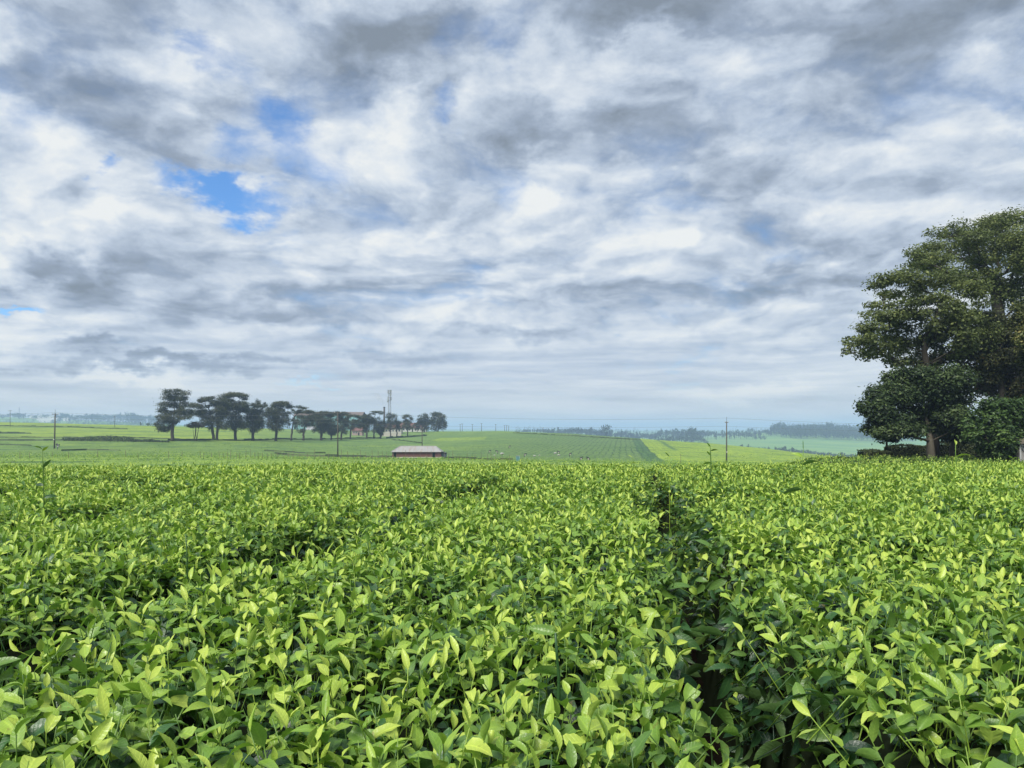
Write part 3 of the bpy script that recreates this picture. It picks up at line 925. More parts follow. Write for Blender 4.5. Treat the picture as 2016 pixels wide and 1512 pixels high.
LEAFS = {}
for k_ in ('young', 'mid', 'cut', 'old'):
    LEAFS[k_] = []
    for i in range(6):
        for ag in ((.95, .78) if k_ == 'young' else (.86, .68, .50) if k_ == 'mid' else (.72, .5) if k_ == 'cut' else (.12, .3)):
            b = Bits(); sp = rand_leaf(k_)
            vs, fs, rib = leaf_mesh(n=6, across=3, **sp)
            b.add(vs, fs, ag, rib)
            LEAFS[k_].append((ag, b.mesh('tea_leaf_shape')))

for k, label in HEDGES:
    inrow = (sp_ > k * SP) & (sp_ <= (k + 1) * SP) & (PT[:, 1] < FIELD_Y)
    base_x = S0 + (k + .5) * SP + SL * 2.5
    root = thing('tea_hedge', (base_x, 2.5, h1(base_x, 2.5)), label, 'tea hedge', 'rows of tea bushes in the foreground')
    inv = Matrix.Translation(root.location).inverted()
    # the leaves that show largest are separate pieces
    young = inrow & (KT < b_)
    inview = np.abs(PT[:, 0] / PT[:, 1]) < .69
    ztop = canopy(PT[:, 0], PT[:, 1])[0]
    vv = HOR + (EZ - PT[:, 2]) / PT[:, 1] * F
    cand = np.where(young & inview & (vv < 1530) & (PT[:, 2] > ztop - .095))[0]
    cand = cand[np.argsort(PT[cand, 1])]
    nleaf = 0
    sb = Bits()
    for i in cand:
        kind = 'shoot' if KT[i] < a_ else 'cutshoot'
        stem, lv, sage = shoot_plan(kind)
        if nleaf + len(lv) > 298: break
        used[i] = True
        base = Matrix.Translation(Vector(PT[i])) @ Euler(tuple(RT[i])).to_matrix().to_4x4() @ Matrix.Scale(float(ST[i]), 4)
        sm = MB().tube(stem, [.0017, .0015, .0012, .0010][:len(stem)], 5)
        sb.add(xf(inv @ base, np.array(sm.v)), sm.f, sage, [.5] * len(sm.v))
        for lk, age, mat in lv:
            opts = sorted(LEAFS[lk], key=lambda q: abs(q[0] - age) + random.random() * .12)
            o = bpy.data.objects.new('leaf', opts[0][1])
            COL.objects.link(o); o.parent = root
            o.matrix_local = inv @ base @ mat
            nleaf += 1
    o = bpy.data.objects.new('stems', sb.mesh('stems')); link(o, root); tag(o, kind='stuff')
    rest = inrow & ~used
    used |= inrow
    fo = scatter_object('foliage', PT[rest] - np.array(root.location), RT[rest], ST[rest], KT[rest], root)
    tag(fo, kind='stuff')
    xs = np.arange(-7, 7, .06); ys = np.arange(.2, FIELD_Y + .01, .07)
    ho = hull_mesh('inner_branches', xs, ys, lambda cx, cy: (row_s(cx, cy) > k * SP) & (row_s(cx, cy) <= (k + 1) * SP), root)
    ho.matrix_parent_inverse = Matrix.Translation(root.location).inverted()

rest = ~used
tf = scatter_object('tea_field', PT[rest], RT[rest], ST[rest], KT[rest])
tag(tf, kind='stuff')
tag(tf, 'level field of clipped tea bushes running out to the crest')
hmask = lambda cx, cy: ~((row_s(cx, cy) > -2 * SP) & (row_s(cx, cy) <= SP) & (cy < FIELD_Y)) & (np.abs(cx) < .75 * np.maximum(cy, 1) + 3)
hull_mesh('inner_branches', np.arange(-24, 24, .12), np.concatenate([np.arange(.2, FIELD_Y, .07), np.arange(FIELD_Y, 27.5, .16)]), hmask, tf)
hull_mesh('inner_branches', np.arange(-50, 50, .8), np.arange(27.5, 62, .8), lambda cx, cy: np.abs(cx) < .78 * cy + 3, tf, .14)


# ------------------------------------------------------------------ single tall shoots above the table
def tall_shoot(u, Y, v_top, leaves, label, lean=0.0, v_base=None, r=.0026, age=.75):
    """leaves: (fraction up the stem, azimuth deg (0 = away, 90 = left, 270 = right), pitch deg, length, width, curl, age)"""
    top = at(u, Y, v_top)
    x = top.x - lean
    zb = float(canopy(np.array([x]), np.array([Y]))[0][0]) - .12
    root = thing('tea_shoot', (x, Y, zb), label, 'tea shoot', 'tall shoots standing above the tea')
    hgt = top.z - zb
    pts = [Vector((lean * t ** 1.6 + .004 * math.sin(t * 7 + u), .004 * math.sin(t * 5), hgt * t)) for t in np.linspace(0, 1, 7)]
    r *= 1.45
    b = Bits(); b.stem([tuple(q) for q in pts], r, r * .55, age * .8, 6)
    o = bpy.data.objects.new('stem', b.mesh('stem')); link(o, root)
    for (t, az, pi, L, W, cu, ag) in leaves:
        f = t * 6; i = min(5, int(f)); q = pts[i].lerp(pts[i + 1], f - i)
        bb = Bits(); vs, fs, rib = leaf_mesh(L, W, .3, cu, n=6, across=3, wav=.1)
        bb.add(vs, fs, ag, rib)
        lo = bpy.data.objects.new('leaf', bb.mesh('leaf')); link(lo, root)
        lo.matrix_local = leaf_matrix(q, R(az), R(pi), random.choice((-1, 1)) * random.uniform(.65, 1.1))
    return root


tall_shoot(1097, 1.55, 1245, [(1, 80, 12, .062, .024, .4, .72), (1, 20, 60, .055, .020, .2, .8), (.985, 285, 15, .056, .018, .2, .9), (.93, 300, 38, .085, .030, .1, .78), (.70, 85, 20, .07, .032, .9, .66), (.62, 280, 20, .05, .026, .6, .8)],
           'tall shoot with pointed pale leaves in the middle foreground', v_base=1512, r=.0034, age=.55)
tall_shoot(1582, 4.4, 885, [(1, 330, 72, .06, .014, -.2, .6), (.93, 88, 25, .07, .026, .7, 1.0), (.84, 275, 35, .10, .028, 1.2, .3), (.60, 85, 0, .13, .036, .8, .15), (.45, 280, 25, .05, .02, .5, .6)],
           'tall tea shoot leaning with a long drooping leaf, right of the power pole', lean=.02)
tall_shoot(85, 4.6, 884, [(1, 90, 30, .05, .020, .5, .98), (.98, 275, 45, .05, .020, .4, .95), (.83, 285, 50, .065, .024, .2, .30), (.66, 88, 20, .075, .026, .9, .12), (.55, 280, 20, .075, .028, 1.0, .15), (.42, 272, 8, .085, .034, .8, .05), (.46, 265, -30, .055, .024, .6, .3), (.4, 85, 30, .045, .02, .5, .8)],
           'tall leafy tea shoot at the left side of the field', r=.0034)
tall_shoot(1399, 9.0, 880, [(1, 90, 55, .07, .024, .3, .7), (.9, 275, 25, .09, .03, .8, .45), (.8, 90, 50, .07, .03, .3, .6), (.62, 88, 0, .10, .036, .4, .4), (.45, 92, 10, .08, .03, .6, .5), (.4, 275, 20, .08, .03, .5, .4)],
           'thick tea shoot just left of the near power pole', r=.006)
tall_shoot(1318, 8.4, 899, [(1, 80, 50, .07, .02, .2, .6), (.95, 280, 45, .07, .02, .2, .6), (.7, 100, 15, .08, .026, .5, .5), (.6, 270, 10, .08, .026, .6, .4), (.5, 70, 35, .06, .02, .3, .7)],
           'short bushy tea shoot with spread leaves, left of the near power pole', r=.004)
tall_shoot(1880, 6.2, 873, [(1, 60, 75, .035, .016, .0, 1.0), (.98, 290, 70, .035, .016, .0, 1.0), (.80, 275, 35, .12, .022, 1.3, .85), (.62, 85, 40, .05, .014, .3, .6), (.5, 280, 20, .06, .026, .5, .7)],
           'tea shoot with a yellow tip and one arched leaf before the big trees', r=.003)
tall_shoot(1244, 8.0, 901, [(1, 120, 40, .05, .022, .5, 1.0), (.86, 280, 5, .05, .022, .5, 1.0), (.5, 90, 20, .05, .02, .5, .8)],
           'slender tea shoot with two pale leaves before the yellow slope', r=.002)
tall_shoot(367, 2.6, 1052, [(.2, 90, 30, .05, .02, .4, .6)], 'long bare tea stalk without leaves in the left foreground', r=.0024, age=.45)
tall_shoot(1148, 5.2, 917, [(1, 80, 40, .05, .014, .4, .6), (.62, 95, -35, .095, .046, .3, .8), (.45, 280, 30, .06, .02, .5, .5)],
           'tea shoot with one broad hanging leaf in the middle of the field', r=.0022, age=.6)
tall_shoot(1690, 7.4, 905, [(1, 60, 80, .04, .014, .2, .9), (.85, 92, 20, .08, .026, .6, .97), (.7, 270, 30, .05, .02, .5, .8)],
           'small tea shoot with a pale leaf near the left end of the clipped hedge', r=.0025)
tall_shoot(1992, 9.5, 902, [(1, 80, 40, .06, .026, .4, 1.0), (.97, 275, 30, .07, .028, .5, 1.0), (.7, 90, 10, .07, .03, .5, .9), (.55, 270, 20, .08, .04, .5, .95)],
           'pale leaved tea shoot at the right edge before the hut', r=.003)
tall_shoot(28, 3.1, 985, [(.3, 270, 30, .05, .02, .4, .6)], 'thin bare tea stalk at the far left of the near field', r=.0018, age=.5)
tall_shoot(484, 4.9, 993, [(1, 10, 72, .10, .05, -.15, .2)], 'single dark broad leaf standing upright above the tea, left of centre', r=.0018, age=.4)


# ------------------------------------------------------------------ trees
def clump_leaves(C, Rd, n, size, seed, flat=.0, hollow=.45, lump=.72):
    """n leaf quads in the ellipsoid C, Rd"""
    g = np.random.default_rng(seed)
    dv = g.normal(size=(n, 3)); dv /= np.linalg.norm(dv, axis=1)[:, None]
    rad = (hollow + (1 - hollow) * g.random(n)) ** .8
    rad *= g.uniform(.75, 1.3, n)
    # several lumps rather than one smooth ball
    k = max(4, int(n / 60))
    lc = g.normal(size=(k, 3)); lc /= np.linalg.norm(lc, axis=1)[:, None]; lc *= g.uniform(.35, .95, (k, 1))
    own = g.integers(0, k, n)
    loc = np.where((g.random(n) < lump)[:, None], lc[own] + g.normal(size=(n, 3)) * .27, dv * rad[:, None])
    loc = loc * np.where(g.random(n) < .12, g.uniform(1.0, 1.35, n), 1.0)[:, None]
    P = C + loc * Rd
    nrm = loc * np.array([.6, .6, .5]) + np.array([0, 0, .75]) + g.normal(size=(n, 3)) * .55
    nrm /= np.linalg.norm(nrm, axis=1)[:, None]
    t = np.cross(nrm, g.normal(size=(n, 3))); t /= np.linalg.norm(t, axis=1)[:, None] + 1e-9
    b = np.cross(nrm, t)
    L = size * g.uniform(.65, 1.35, (n, 1)); W = L * g.uniform(.38, .6, (n, 1))
    V = np.stack([P - t * L, P + b * W - nrm * L * .12, P + t * L, P - b * W - nrm * L * .12], 1)
    tint = np.clip(.45 + g.normal(0, .2, n) + g.normal(0, .12), 0, 1)
    return V, tint


def limb(mb, a, b, r0, r1, seed, n=6, sag=.12, seg=5):
    g = random.Random(seed)
    a, b = Vector(a), Vector(b)
    L = (b - a).length
    pts, rads = [], []
    off = Vector((g.uniform(-1, 1), g.uniform(-1, 1), g.uniform(-.4, .8))) * L * sag
    for i in range(seg + 1):
        t = i / seg
        q = a.lerp(b, t) + off * math.sin(math.pi * t) + Vector((g.uniform(-1, 1), g.uniform(-1, 1), g.uniform(-1, 1))) * L * .025 * (0 < i < seg)
        pts.append(q); rads.append(r0 + (r1 - r0) * t)
    mb.tube(pts, rads, n)
    return pts


def tree(name, base, clumps, label, cat='tree', group=None, r0=.5, fork=.3, leaf='leaf_mid', bark='bark', size=.3, dens=1.0, seed=1, stems=1, depth=1.0, twigs=3, lean=(0, 0), hollow=.45, fill=.8, lump=.6):
    """clumps: (x, z, rx, rz[, y]) in metres relative to the base"""
    root = thing(name, base, label, cat, group)
    g = random.Random(seed)
    extra = []
    for _ in range(int(len(clumps) * fill)):
        a_ = g.choice(clumps)
        b_ = g.choice(sorted(clumps, key=lambda q: (q[0] - a_[0]) ** 2 + (q[1] - a_[1]) ** 2)[1:8])
        t_ = g.uniform(.3, .7)
        q = [a_[i] * (1 - t_) + b_[i] * t_ for i in range(5)]
        f_ = g.uniform(.45, .8)
        extra.append((q[0] + g.uniform(-.3, .3) * q[2], q[1] + g.uniform(-.3, .4) * q[3], q[2] * f_, q[3] * f_ * 1.1, q[4] + g.uniform(-1, 1) * q[2]))
    clumps = list(clumps) + extra
    top = max(c[1] + c[3] for c in clumps)
    low_ = min(c[1] for c in clumps)
    fz = top * fork
    cxm = sum(c[0] for c in clumps) / len(clumps)
    NP, NPAR, NLEN, NW = [], [], [], []            # skeleton: point, parent, path length, carried weight

    def node(p, par):
        NP.append(Vector(p)); NPAR.append(par); NW.append(0.0)
        NLEN.append(0.0 if par < 0 else NLEN[par] + (NP[par] - NP[-1]).length)
        return len(NP) - 1

    def chain(i0, p, k, sag):
        a = NP[i0]; p = Vector(p); L = (p - a).length
        off = Vector((g.uniform(-1, 1), g.uniform(-1, 1), g.uniform(-.9, .5))) * L * sag
        for j in range(1, k + 1):
            t = j / k
            q = a.lerp(p, t) + off * math.sin(math.pi * t) + (Vector((g.uniform(-1, 1), g.uniform(-1, 1), g.uniform(-1, 1))) * L * .03 if j < k else Vector())
            i0 = node(q, i0)
        return i0
    joins = []
    for sidx in range(stems):
        ox = (sidx - (stems - 1) / 2) * r0 * 2.2
        i0 = node((ox, 0, -.4), -1)
        i1 = chain(i0, (ox * 1.6 + lean[0] + cxm * .15, g.uniform(-.3, .3), fz), 4, .03)
        i2 = chain(i1, (cxm * .6 + ox * 2, g.uniform(-.5, .5), fz + (top - fz) * .55), 5, .06)
    first = [i for i in range(len(NP)) if NP[i].z > fz * .8]
    Vs, Ts = [], []
    order = sorted(range(len(clumps)), key=lambda i: abs(clumps[i][0] - cxm * .4) + .5 * abs(clumps[i][1] - fz))
    tips = []
    for i in order:
        c = clumps[i]
        x, z, rx, rz = c[:4]
        ry = rx * .9 * depth
        y = c[4] if len(c) > 4 else g.uniform(-1, 1) * depth * max(1.2, top * .16)
        C = Vector((x, y, z))
        end = C - Vector((0, 0, rz * .35))
        best = min((j for j in range(len(NP)) if NP[j].z > fz * .7), key=lambda j: (NP[j] - end).length + .38 * NLEN[j] + 2.2 * max(0, NP[j].z - end.z))
        e = chain(best, end, max(3, int((NP[best] - end).length / (top * .07))), .10)
        tips.append((e, 1.0))
        for q in range(twigs):
            t_ = C + Vector((g.uniform(-1, 1) * rx * .9, g.uniform(-1, 1) * ry * .9, g.uniform(-.5, .9) * rz))
            st_ = e if g.random() < .6 else NPAR[e]
            tips.append((chain(st_, t_, 3, .12), .16))
        area = (rx * rz + rx * ry + ry * rz) / 3 * 4 * math.pi
        nl = int(max(24, area / (size * size * .9) * 1.45 * dens))
        V, t = clump_leaves(np.array(C), np.array([rx, ry, rz]), nl, size, seed * 1000 + i, hollow=hollow, lump=lump)
        Vs.append(V); Ts.append(t)
    for e, wt in tips:
        j = e
        while j >= 0: NW[j] += wt; j = NPAR[j]
    wmax = max(NW)
    rad = [r0 * max(.02, (w_ / wmax) ** .62) * (1.0 if p_.z < fz else .82) for w_, p_ in zip(NW, NP)]
    kids = {}
    for j, pp in enumerate(NPAR): kids.setdefault(pp, []).append(j)
    mb = MB()
    starts = [(-1, j) for j in kids[-1]]
    while starts:
        par, j = starts.pop()
        pts = [NP[par]] if par >= 0 else []
        rr_ = [min(rad[par], rad[j] * 1.25)] if par >= 0 else []
        while True:
            pts.append(NP[j]); rr_.append(rad[j])
            ks = sorted(kids.get(j, []), key=lambda q: -rad[q])
            if not ks: break
            starts += [(j, q) for q in ks[1:]]
            j = ks[0]
        if par < 0: rr_[0] *= 1.45; rr_[1] *= 1.08
        mb.tube(pts, rr_, 9 if par < 0 else (6 if rr_[0] > r0 * .2 else 4))
    mb.build('trunk', M[bark], root, smooth=True)
    cr = quads_object('crown', np.vstack(Vs), M[leaf], root, np.concatenate(Ts))
    return root


def px_tree(name, u, Y, clumps, label, conv, base_v=None, **kw):
    """clumps given as rows/columns read off the photograph (through conv)"""
    b = at(u, Y)
    gd = random.Random(kw.get('seed', 1) * 17)
    hh_ = max(b.z * 0 + at(*[conv(c[0], c[1])[0], Y, conv(c[0], c[1])[1]]).z - b.z for c in clumps)
    spread = kw.get('depth', 1.0) * max(1.2, hh_ * .17)
    cl = []
    for c in clumps:
        cu, cv = conv(c[0], c[1]); sc = (conv(1, 0)[0] - conv(0, 0)[0]) * (1.14 if kw.get('group') == ROWG else 1.0)
        p = at(cu, Y, cv)
        dy_ = gd.uniform(-1, 1) * spread
        kk = (Y + dy_) / Y
        cl.append((p.x * kk - b.x, (p.z - EZ) * kk + EZ - b.z, c[2] * sc * Y / F, c[3] * sc * Y / F, dy_))
    return tree(name, b, cl, label, **kw)


c2 = lambda x, y: (290 + x / 6.109, 740 + y / 6.109)
c3 = lambda x, y: (580 + x / 6.109, 740 + y / 6.109)
ROWG = 'old trees in a row across the tea fields'
RW = dict(group=ROWG, leaf='leaf_far', bark='bark', size=.22, twigs=6, fill=.6, lump=.8)
# (conv, base column, distance, clumps, label, extras)
ROW = [
 (c2, 300, 295, [(250, 200, 70, 35), (360, 188, 50, 30), (450, 212, 60, 30), (290, 262, 100, 36), (430, 275, 60, 32), (210, 345, 70, 36), (330, 350, 80, 40), (450, 345, 60, 36), (180, 405, 60, 36), (260, 445, 80, 36), (400, 435, 70, 40), (150, 505, 50, 36), (240, 525, 80, 42), (370, 500, 60, 40), (490, 440, 50, 40), (150, 590, 60, 50), (215, 640, 75, 36), (300, 560, 55, 36), (470, 495, 60, 30)],
  'tallest and leftmost tree of the row, an open crown over a stout trunk', dict(r0=.62, fork=.30, seed=3, dens=.85)),
 (c2, 822, 322, [(700, 282, 70, 26), (772, 266, 45, 22), (648, 302, 40, 18), (550, 352, 55, 32), (622, 372, 60, 34), (530, 440, 50, 32), (640, 450, 75, 40), (700, 500, 70, 45), (770, 440, 50, 32), (830, 340, 75, 34), (890, 322, 70, 34), (940, 362, 60, 40), (860, 400, 60, 36), (905, 450, 85, 50), (840, 520, 85, 55), (905, 600, 75, 52), (765, 600, 45, 42), (690, 560, 60, 36)],
  'wide spreading tree third in the row, its boughs reaching left over the bare shrub', dict(r0=.58, fork=.22, seed=5, stems=2)),
 (c2, 1058, 330, [(960, 242, 80, 26), (1050, 222, 90, 22), (1140, 238, 66, 26), (900, 282, 55, 22), (1175, 272, 36, 18), (1000, 300, 50, 24), (1095, 335, 75, 30), (1180, 345, 50, 34), (1010, 385, 75, 42), (1105, 405, 75, 42), (1200, 405, 45, 42), (975, 475, 75, 52), (1085, 505, 60, 55), (1010, 565, 75, 52), (1135, 595, 70, 50), (1045, 630, 45, 36)],
  'flat topped tree of the row with sky showing under its highest layer', dict(r0=.6, fork=.24, seed=7)),
 (c2, 1270, 338, [(1330, 318, 36, 30), (1290, 355, 45, 28), (1362, 362, 55, 26), (1425, 345, 28, 24), (1262, 430, 75, 44), (1340, 425, 65, 36), (1235, 500, 85, 52), (1322, 505, 80, 52), (1250, 580, 90, 52), (1350, 590, 70, 52), (1272, 650, 50, 34)],
  'dense tree of the row with a ragged feathery tip', dict(r0=.6, fork=.2, seed=9)),
 (c2, 1550, 350, [(1600, 332, 80, 26), (1662, 334, 55, 22), (1530, 362, 45, 26), (1705, 372, 45, 24), (1480, 405, 55, 42), (1442, 460, 60, 42), (1552, 450, 75, 42), (1645, 462, 50, 34), (1505, 530, 70, 52), (1602, 540, 80, 52), (1680, 525, 36, 42), (1552, 620, 80, 42), (1475, 585, 42, 42)],
  'domed tree of the row with a thick short trunk left of the thin tree', dict(r0=.58, fork=.2, seed=11)),
 (c2, 1730, 365, [(1810, 375, 60, 16), (1880, 386, 50, 14), (1722, 440, 40, 18), (1800, 442, 55, 20), (1765, 560, 36, 42), (1705, 600, 28, 36), (1790, 620, 26, 30)],
  'thin see-through tree of the row with bare limbs', dict(r0=.42, fork=.3, seed=13, dens=.55)),
 (c2, 1875, 378, [(1900, 432, 76, 22), (1972, 442, 46, 20), (1850, 490, 55, 34), (1935, 510, 65, 42), (1822, 560, 55, 36), (1905, 580, 65, 42), (1990, 560, 36, 50), (1855, 655, 50, 26)],
  'low layered tree of the row in front of the teal factory wall', dict(r0=.5, fork=.25, seed=15, dens=.8)),
 (c3, 320, 392, [(270, 462, 56, 22), (352, 452, 66, 26), (425, 462, 56, 26), (285, 522, 64, 34), (382, 522, 80, 42), (305, 600, 72, 42), (372, 602, 72, 50), (252, 650, 36, 26), (332, 662, 46, 26)],
  'broad dark tree of the row hiding the middle of the long factory roof', dict(r0=.62, fork=.24, seed=17)),
 (c3, 440, 402, [(450, 582, 54, 42), (430, 650, 55, 42), (500, 642, 55, 42), (452, 690, 44, 24)],
  'short bushy tree of the row left of the middle power pole', dict(r0=.42, fork=.22, seed=19)),
 (c3, 560, 412, [(520, 452, 56, 22), (602, 452, 64, 22), (650, 490, 36, 24), (540, 530, 54, 42), (622, 552, 45, 34), (562, 620, 54, 50), (600, 660, 36, 36)],
  'tree of the row right behind the middle power pole', dict(r0=.5, fork=.22, seed=21, dens=.9)),
 (c3, 668, 425, [(722, 482, 56, 16), (772, 502, 36, 16), (702, 562, 64, 26), (762, 592, 46, 32), (692, 622, 42, 34), (642, 600, 28, 36)],
  'slim open tree of the row left of the pink house', dict(r0=.4, fork=.36, seed=23, dens=.7)),
 (c3, 868, 440, [(860, 492, 56, 22), (922, 512, 46, 26), (822, 512, 36, 20), (852, 552, 72, 24), (942, 562, 44, 34), (802, 592, 45, 32), (872, 602, 50, 30), (862, 652, 42, 36)],
  'arched tree of the row right beside the pink house', dict(r0=.48, fork=.26, seed=25)),
 (c3, 955, 448, [(980, 432, 60, 13), (1042, 442, 40, 16), (932, 452, 30, 12), (900, 470, 20, 10), (950, 640, 36, 40), (975, 600, 30, 30)],
  'tall thin tree of the row with a lacy umbrella top', dict(r0=.36, fork=.5, seed=27, dens=.55)),
 (c3, 1035, 452, [(1010, 572, 52, 34), (1062, 592, 52, 50), (1032, 652, 52, 42), (1002, 642, 36, 36), (1042, 700, 26, 18)],
  'compact ivy dark tree of the row left of the white walls', dict(r0=.5, fork=.2, seed=29, dens=1.3)),
 (c3, 1155, 468, [(1130, 482, 44, 34), (1162, 562, 52, 42), (1152, 622, 44, 34)],
  'tree of the row standing under the mobile phone mast', dict(r0=.36, fork=.3, seed=31, dens=.8)),
 (c3, 1228, 474, [(1202, 492, 36, 34), (1232, 552, 34, 30), (1242, 622, 42, 24), (1262, 565, 26, 18)],
  'narrow tree of the row just right of the mobile phone mast', dict(r0=.36, fork=.4, seed=33, dens=.8)),
 (c3, 1360, 505, [(1350, 482, 48, 17), (1318, 502, 28, 16), (1402, 512, 28, 20), (1350, 552, 56, 24), (1332, 602, 50, 26), (1392, 622, 36, 24)],
  'layered tree of the row alone between the mast and the last clump', dict(r0=.36, fork=.36, seed=35, dens=.85)),
 (c3, 1560, 566, [(1560, 492, 52, 34), (1542, 542, 62, 42), (1602, 562, 52, 34), (1472, 610, 46, 44), (1562, 620, 52, 34)],
  'rounded tree near the right end of the row', dict(r0=.45, fork=.24, seed=37, size=.5)),
 (c3, 1715, 582, [(1702, 452, 62, 22), (1762, 482, 44, 26), (1662, 522, 36, 32), (1722, 542, 72, 50), (1802, 562, 36, 50), (1692, 610, 52, 42), (1782, 610, 42, 36)],
  'big domed tree ending the row at its right', dict(r0=.5, fork=.22, seed=39, size=.5, stems=2)),
]
for conv, bx, Y, cl, label, kw in ROW:
    k_ = dict(RW); k_.update(kw)
    px_tree('tree', conv(bx, 0)[0], Y, cl, label, conv, **dict(k_, dens=k_.get('dens', 1.0) * .72))
px_tree('shrub', c2(580, 0)[0], 306, [(515, 592, 54, 26), (590, 572, 64, 30), (642, 602, 44, 26), (565, 606, 55, 22)],
        'bare twiggy brown shrub between the first trees of the row', c2, cat='shrub', r0=.14, fork=.2, leaf='leaf_brown', bark='bark_pale', size=.22, dens=.55, seed=41, stems=4, twigs=8)

# the big trees on the right
c6 = lambda x, y: (1640 + x / 2.907, 400 + y / 2.907)
BIG = dict(group='big trees on the right', size=.125, fill=2.6, lump=.3)
px_tree('tree', 1985, 70, [(1050, 90, 110, 60), (950, 105, 100, 55), (860, 120, 80, 50), (720, 130, 70, 40), (590, 165, 70, 35), (1100, 180, 120, 70), (960, 200, 110, 60), (820, 200, 100, 50), (680, 220, 100, 50), (520, 265, 90, 40), (450, 285, 50, 28), (600, 310, 110, 45), (740, 300, 90, 45), (880, 300, 90, 45), (1000, 310, 80, 45), (1100, 320, 90, 60), (480, 350, 80, 35), (1060, 430, 80, 40), (900, 400, 80, 35), (760, 420, 90, 50), (840, 470, 90, 50), (930, 470, 80, 45), (980, 560, 80, 50), (1080, 540, 70, 60), (660, 400, 80, 40), (560, 370, 70, 40), (1200, 250, 150, 110), (1250, 420, 150, 120), (1180, 560, 120, 90), (1080, 250, 80, 60)],
        'tallest tree at the right edge with sky holes through its high crown', c6, r0=.62, fork=.34, leaf='leaf_mid', bark='bark', dens=.33, seed=51, twigs=5, depth=1.1, **BIG)
px_tree('tree', 1842, 61, [(330, 430, 110, 40), (250, 470, 60, 28), (420, 400, 90, 32), (520, 430, 100, 38), (640, 470, 110, 42), (780, 500, 110, 45), (330, 520, 90, 34), (460, 530, 100, 38), (600, 540, 80, 34), (860, 560, 80, 40), (560, 690, 90, 60), (640, 720, 80, 60), (560, 780, 90, 50), (450, 770, 80, 50), (700, 690, 80, 50), (230, 640, 80, 36), (330, 640, 110, 40), (460, 630, 90, 34), (200, 710, 80, 40), (100, 790, 55, 30), (70, 850, 30, 24), (170, 800, 80, 45), (280, 740, 100, 50), (380, 720, 70, 34), (180, 870, 60, 34), (290, 850, 80, 50), (400, 830, 70, 40), (360, 910, 70, 36), (470, 900, 60, 30), (740, 640, 100, 50), (840, 680, 100, 60), (760, 760, 90, 60), (680, 850, 90, 45), (560, 620, 60, 26), (860, 800, 90, 70), (700, 600, 80, 34), (520, 810, 60, 30)],
        'wide tree on the right whose boughs reach far left over the hedge', c6, r0=.42, fork=.36, leaf='leaf_mid', bark='bark', dens=.42, seed=53, twigs=5, depth=.9, **BIG)
px_tree('tree', 1836, 57, [(420, 980, 90, 50), (330, 1000, 60, 45), (540, 990, 90, 60), (660, 980, 90, 60), (760, 1000, 70, 60), (250, 1090, 80, 50), (360, 1090, 90, 60), (480, 1090, 100, 70), (620, 1090, 100, 70), (740, 1110, 80, 70), (180, 1160, 60, 40), (270, 1190, 90, 55), (400, 1200, 100, 65), (540, 1210, 100, 70), (680, 1220, 90, 70), (220, 1280, 60, 46), (310, 1300, 90, 48), (430, 1300, 100, 50), (570, 1280, 90, 44), (690, 1290, 80, 44), (760, 1290, 60, 50)],
        'dark dense low crowned tree above the clipped hedge', c6, r0=.30, fork=.26, leaf='leaf_dark', bark='bark_pale', dens=1.0, seed=55, twigs=4, depth=.9, stems=1, **BIG)
px_tree('tree', 1975, 63, [(900, 660, 80, 50), (1000, 700, 90, 60), (880, 760, 90, 60), (980, 800, 90, 60), (820, 860, 80, 55), (600, 890, 70, 40), (520, 930, 60, 40), (920, 880, 90, 60), (1020, 900, 80, 60), (860, 960, 90, 55), (960, 980, 90, 60), (1060, 1000, 70, 60), (830, 1050, 80, 50), (930, 1070, 90, 55), (1040, 1100, 80, 60), (1130, 900, 90, 110), (1120, 1060, 90, 80), (1150, 750, 80, 80)],
        'russet tinged tree with fine leaves right of the dark dense one', c6, r0=.36, fork=.3, leaf='leaf_red', bark='bark', dens=.9, seed=57, twigs=4, depth=.8, **BIG)
px_tree('tree', 2050, 59, [(1060, 600, 50, 30), (1110, 640, 70, 45), (1050, 660, 40, 30), (1090, 720, 60, 50), (1070, 790, 40, 40), (1130, 780, 70, 60), (1085, 850, 40, 34), (1150, 900, 70, 60)],
        'pale yellowish leaved tree cut by the right edge of the picture', c6, r0=.3, fork=.4, leaf='leaf_yellow', bark='bark', dens=.9, seed=59, twigs=4, depth=.7, **BIG)
px_tree('tree', 1990, 54, [(900, 1150, 60, 40), (960, 1150, 70, 45), (840, 1210, 60, 45), (930, 1220, 80, 55), (1030, 1200, 80, 60), (780, 1270, 50, 40), (860, 1290, 80, 50), (960, 1300, 90, 60), (1050, 1290, 70, 70), (800, 1330, 60, 34), (900, 1370, 80, 45), (990, 1380, 80, 55), (1090, 1220, 70, 80), (930, 1430, 80, 45), (1020, 1440, 60, 50), (1120, 1150, 70, 60), (880, 1480, 50, 30), (970, 1490, 70, 30)],
        'brighter green bushy small tree at the right beside the hut', c6, r0=.16, fork=.16, leaf='leaf_bush', bark='bark_pale', dens=1.0, seed=61, twigs=4, depth=.8, stems=2, **BIG)
px_tree('tree', 1924, 56, [(800, 1345, 50, 26), (850, 1330, 60, 30), (790, 1300, 46, 30), (870, 1290, 50, 34)],
        'slender young tree with a thin trunk before the clipped hedge', c6, r0=.13, fork=.62, leaf='leaf_bush', bark='bark_pale', dens=.9, seed=63, twigs=4, depth=.8, **BIG)
px_tree('tree', 1750, 64, [(290, 1330, 60, 40), (350, 1340, 50, 34), (250, 1300, 50, 36), (320, 1290, 60, 36)],
        'thin stemmed small tree standing over the left part of the clipped hedge', c6, r0=.10, fork=.5, leaf='leaf_dark', bark='bark', dens=.9, seed=65, twigs=4, depth=.7, **BIG)
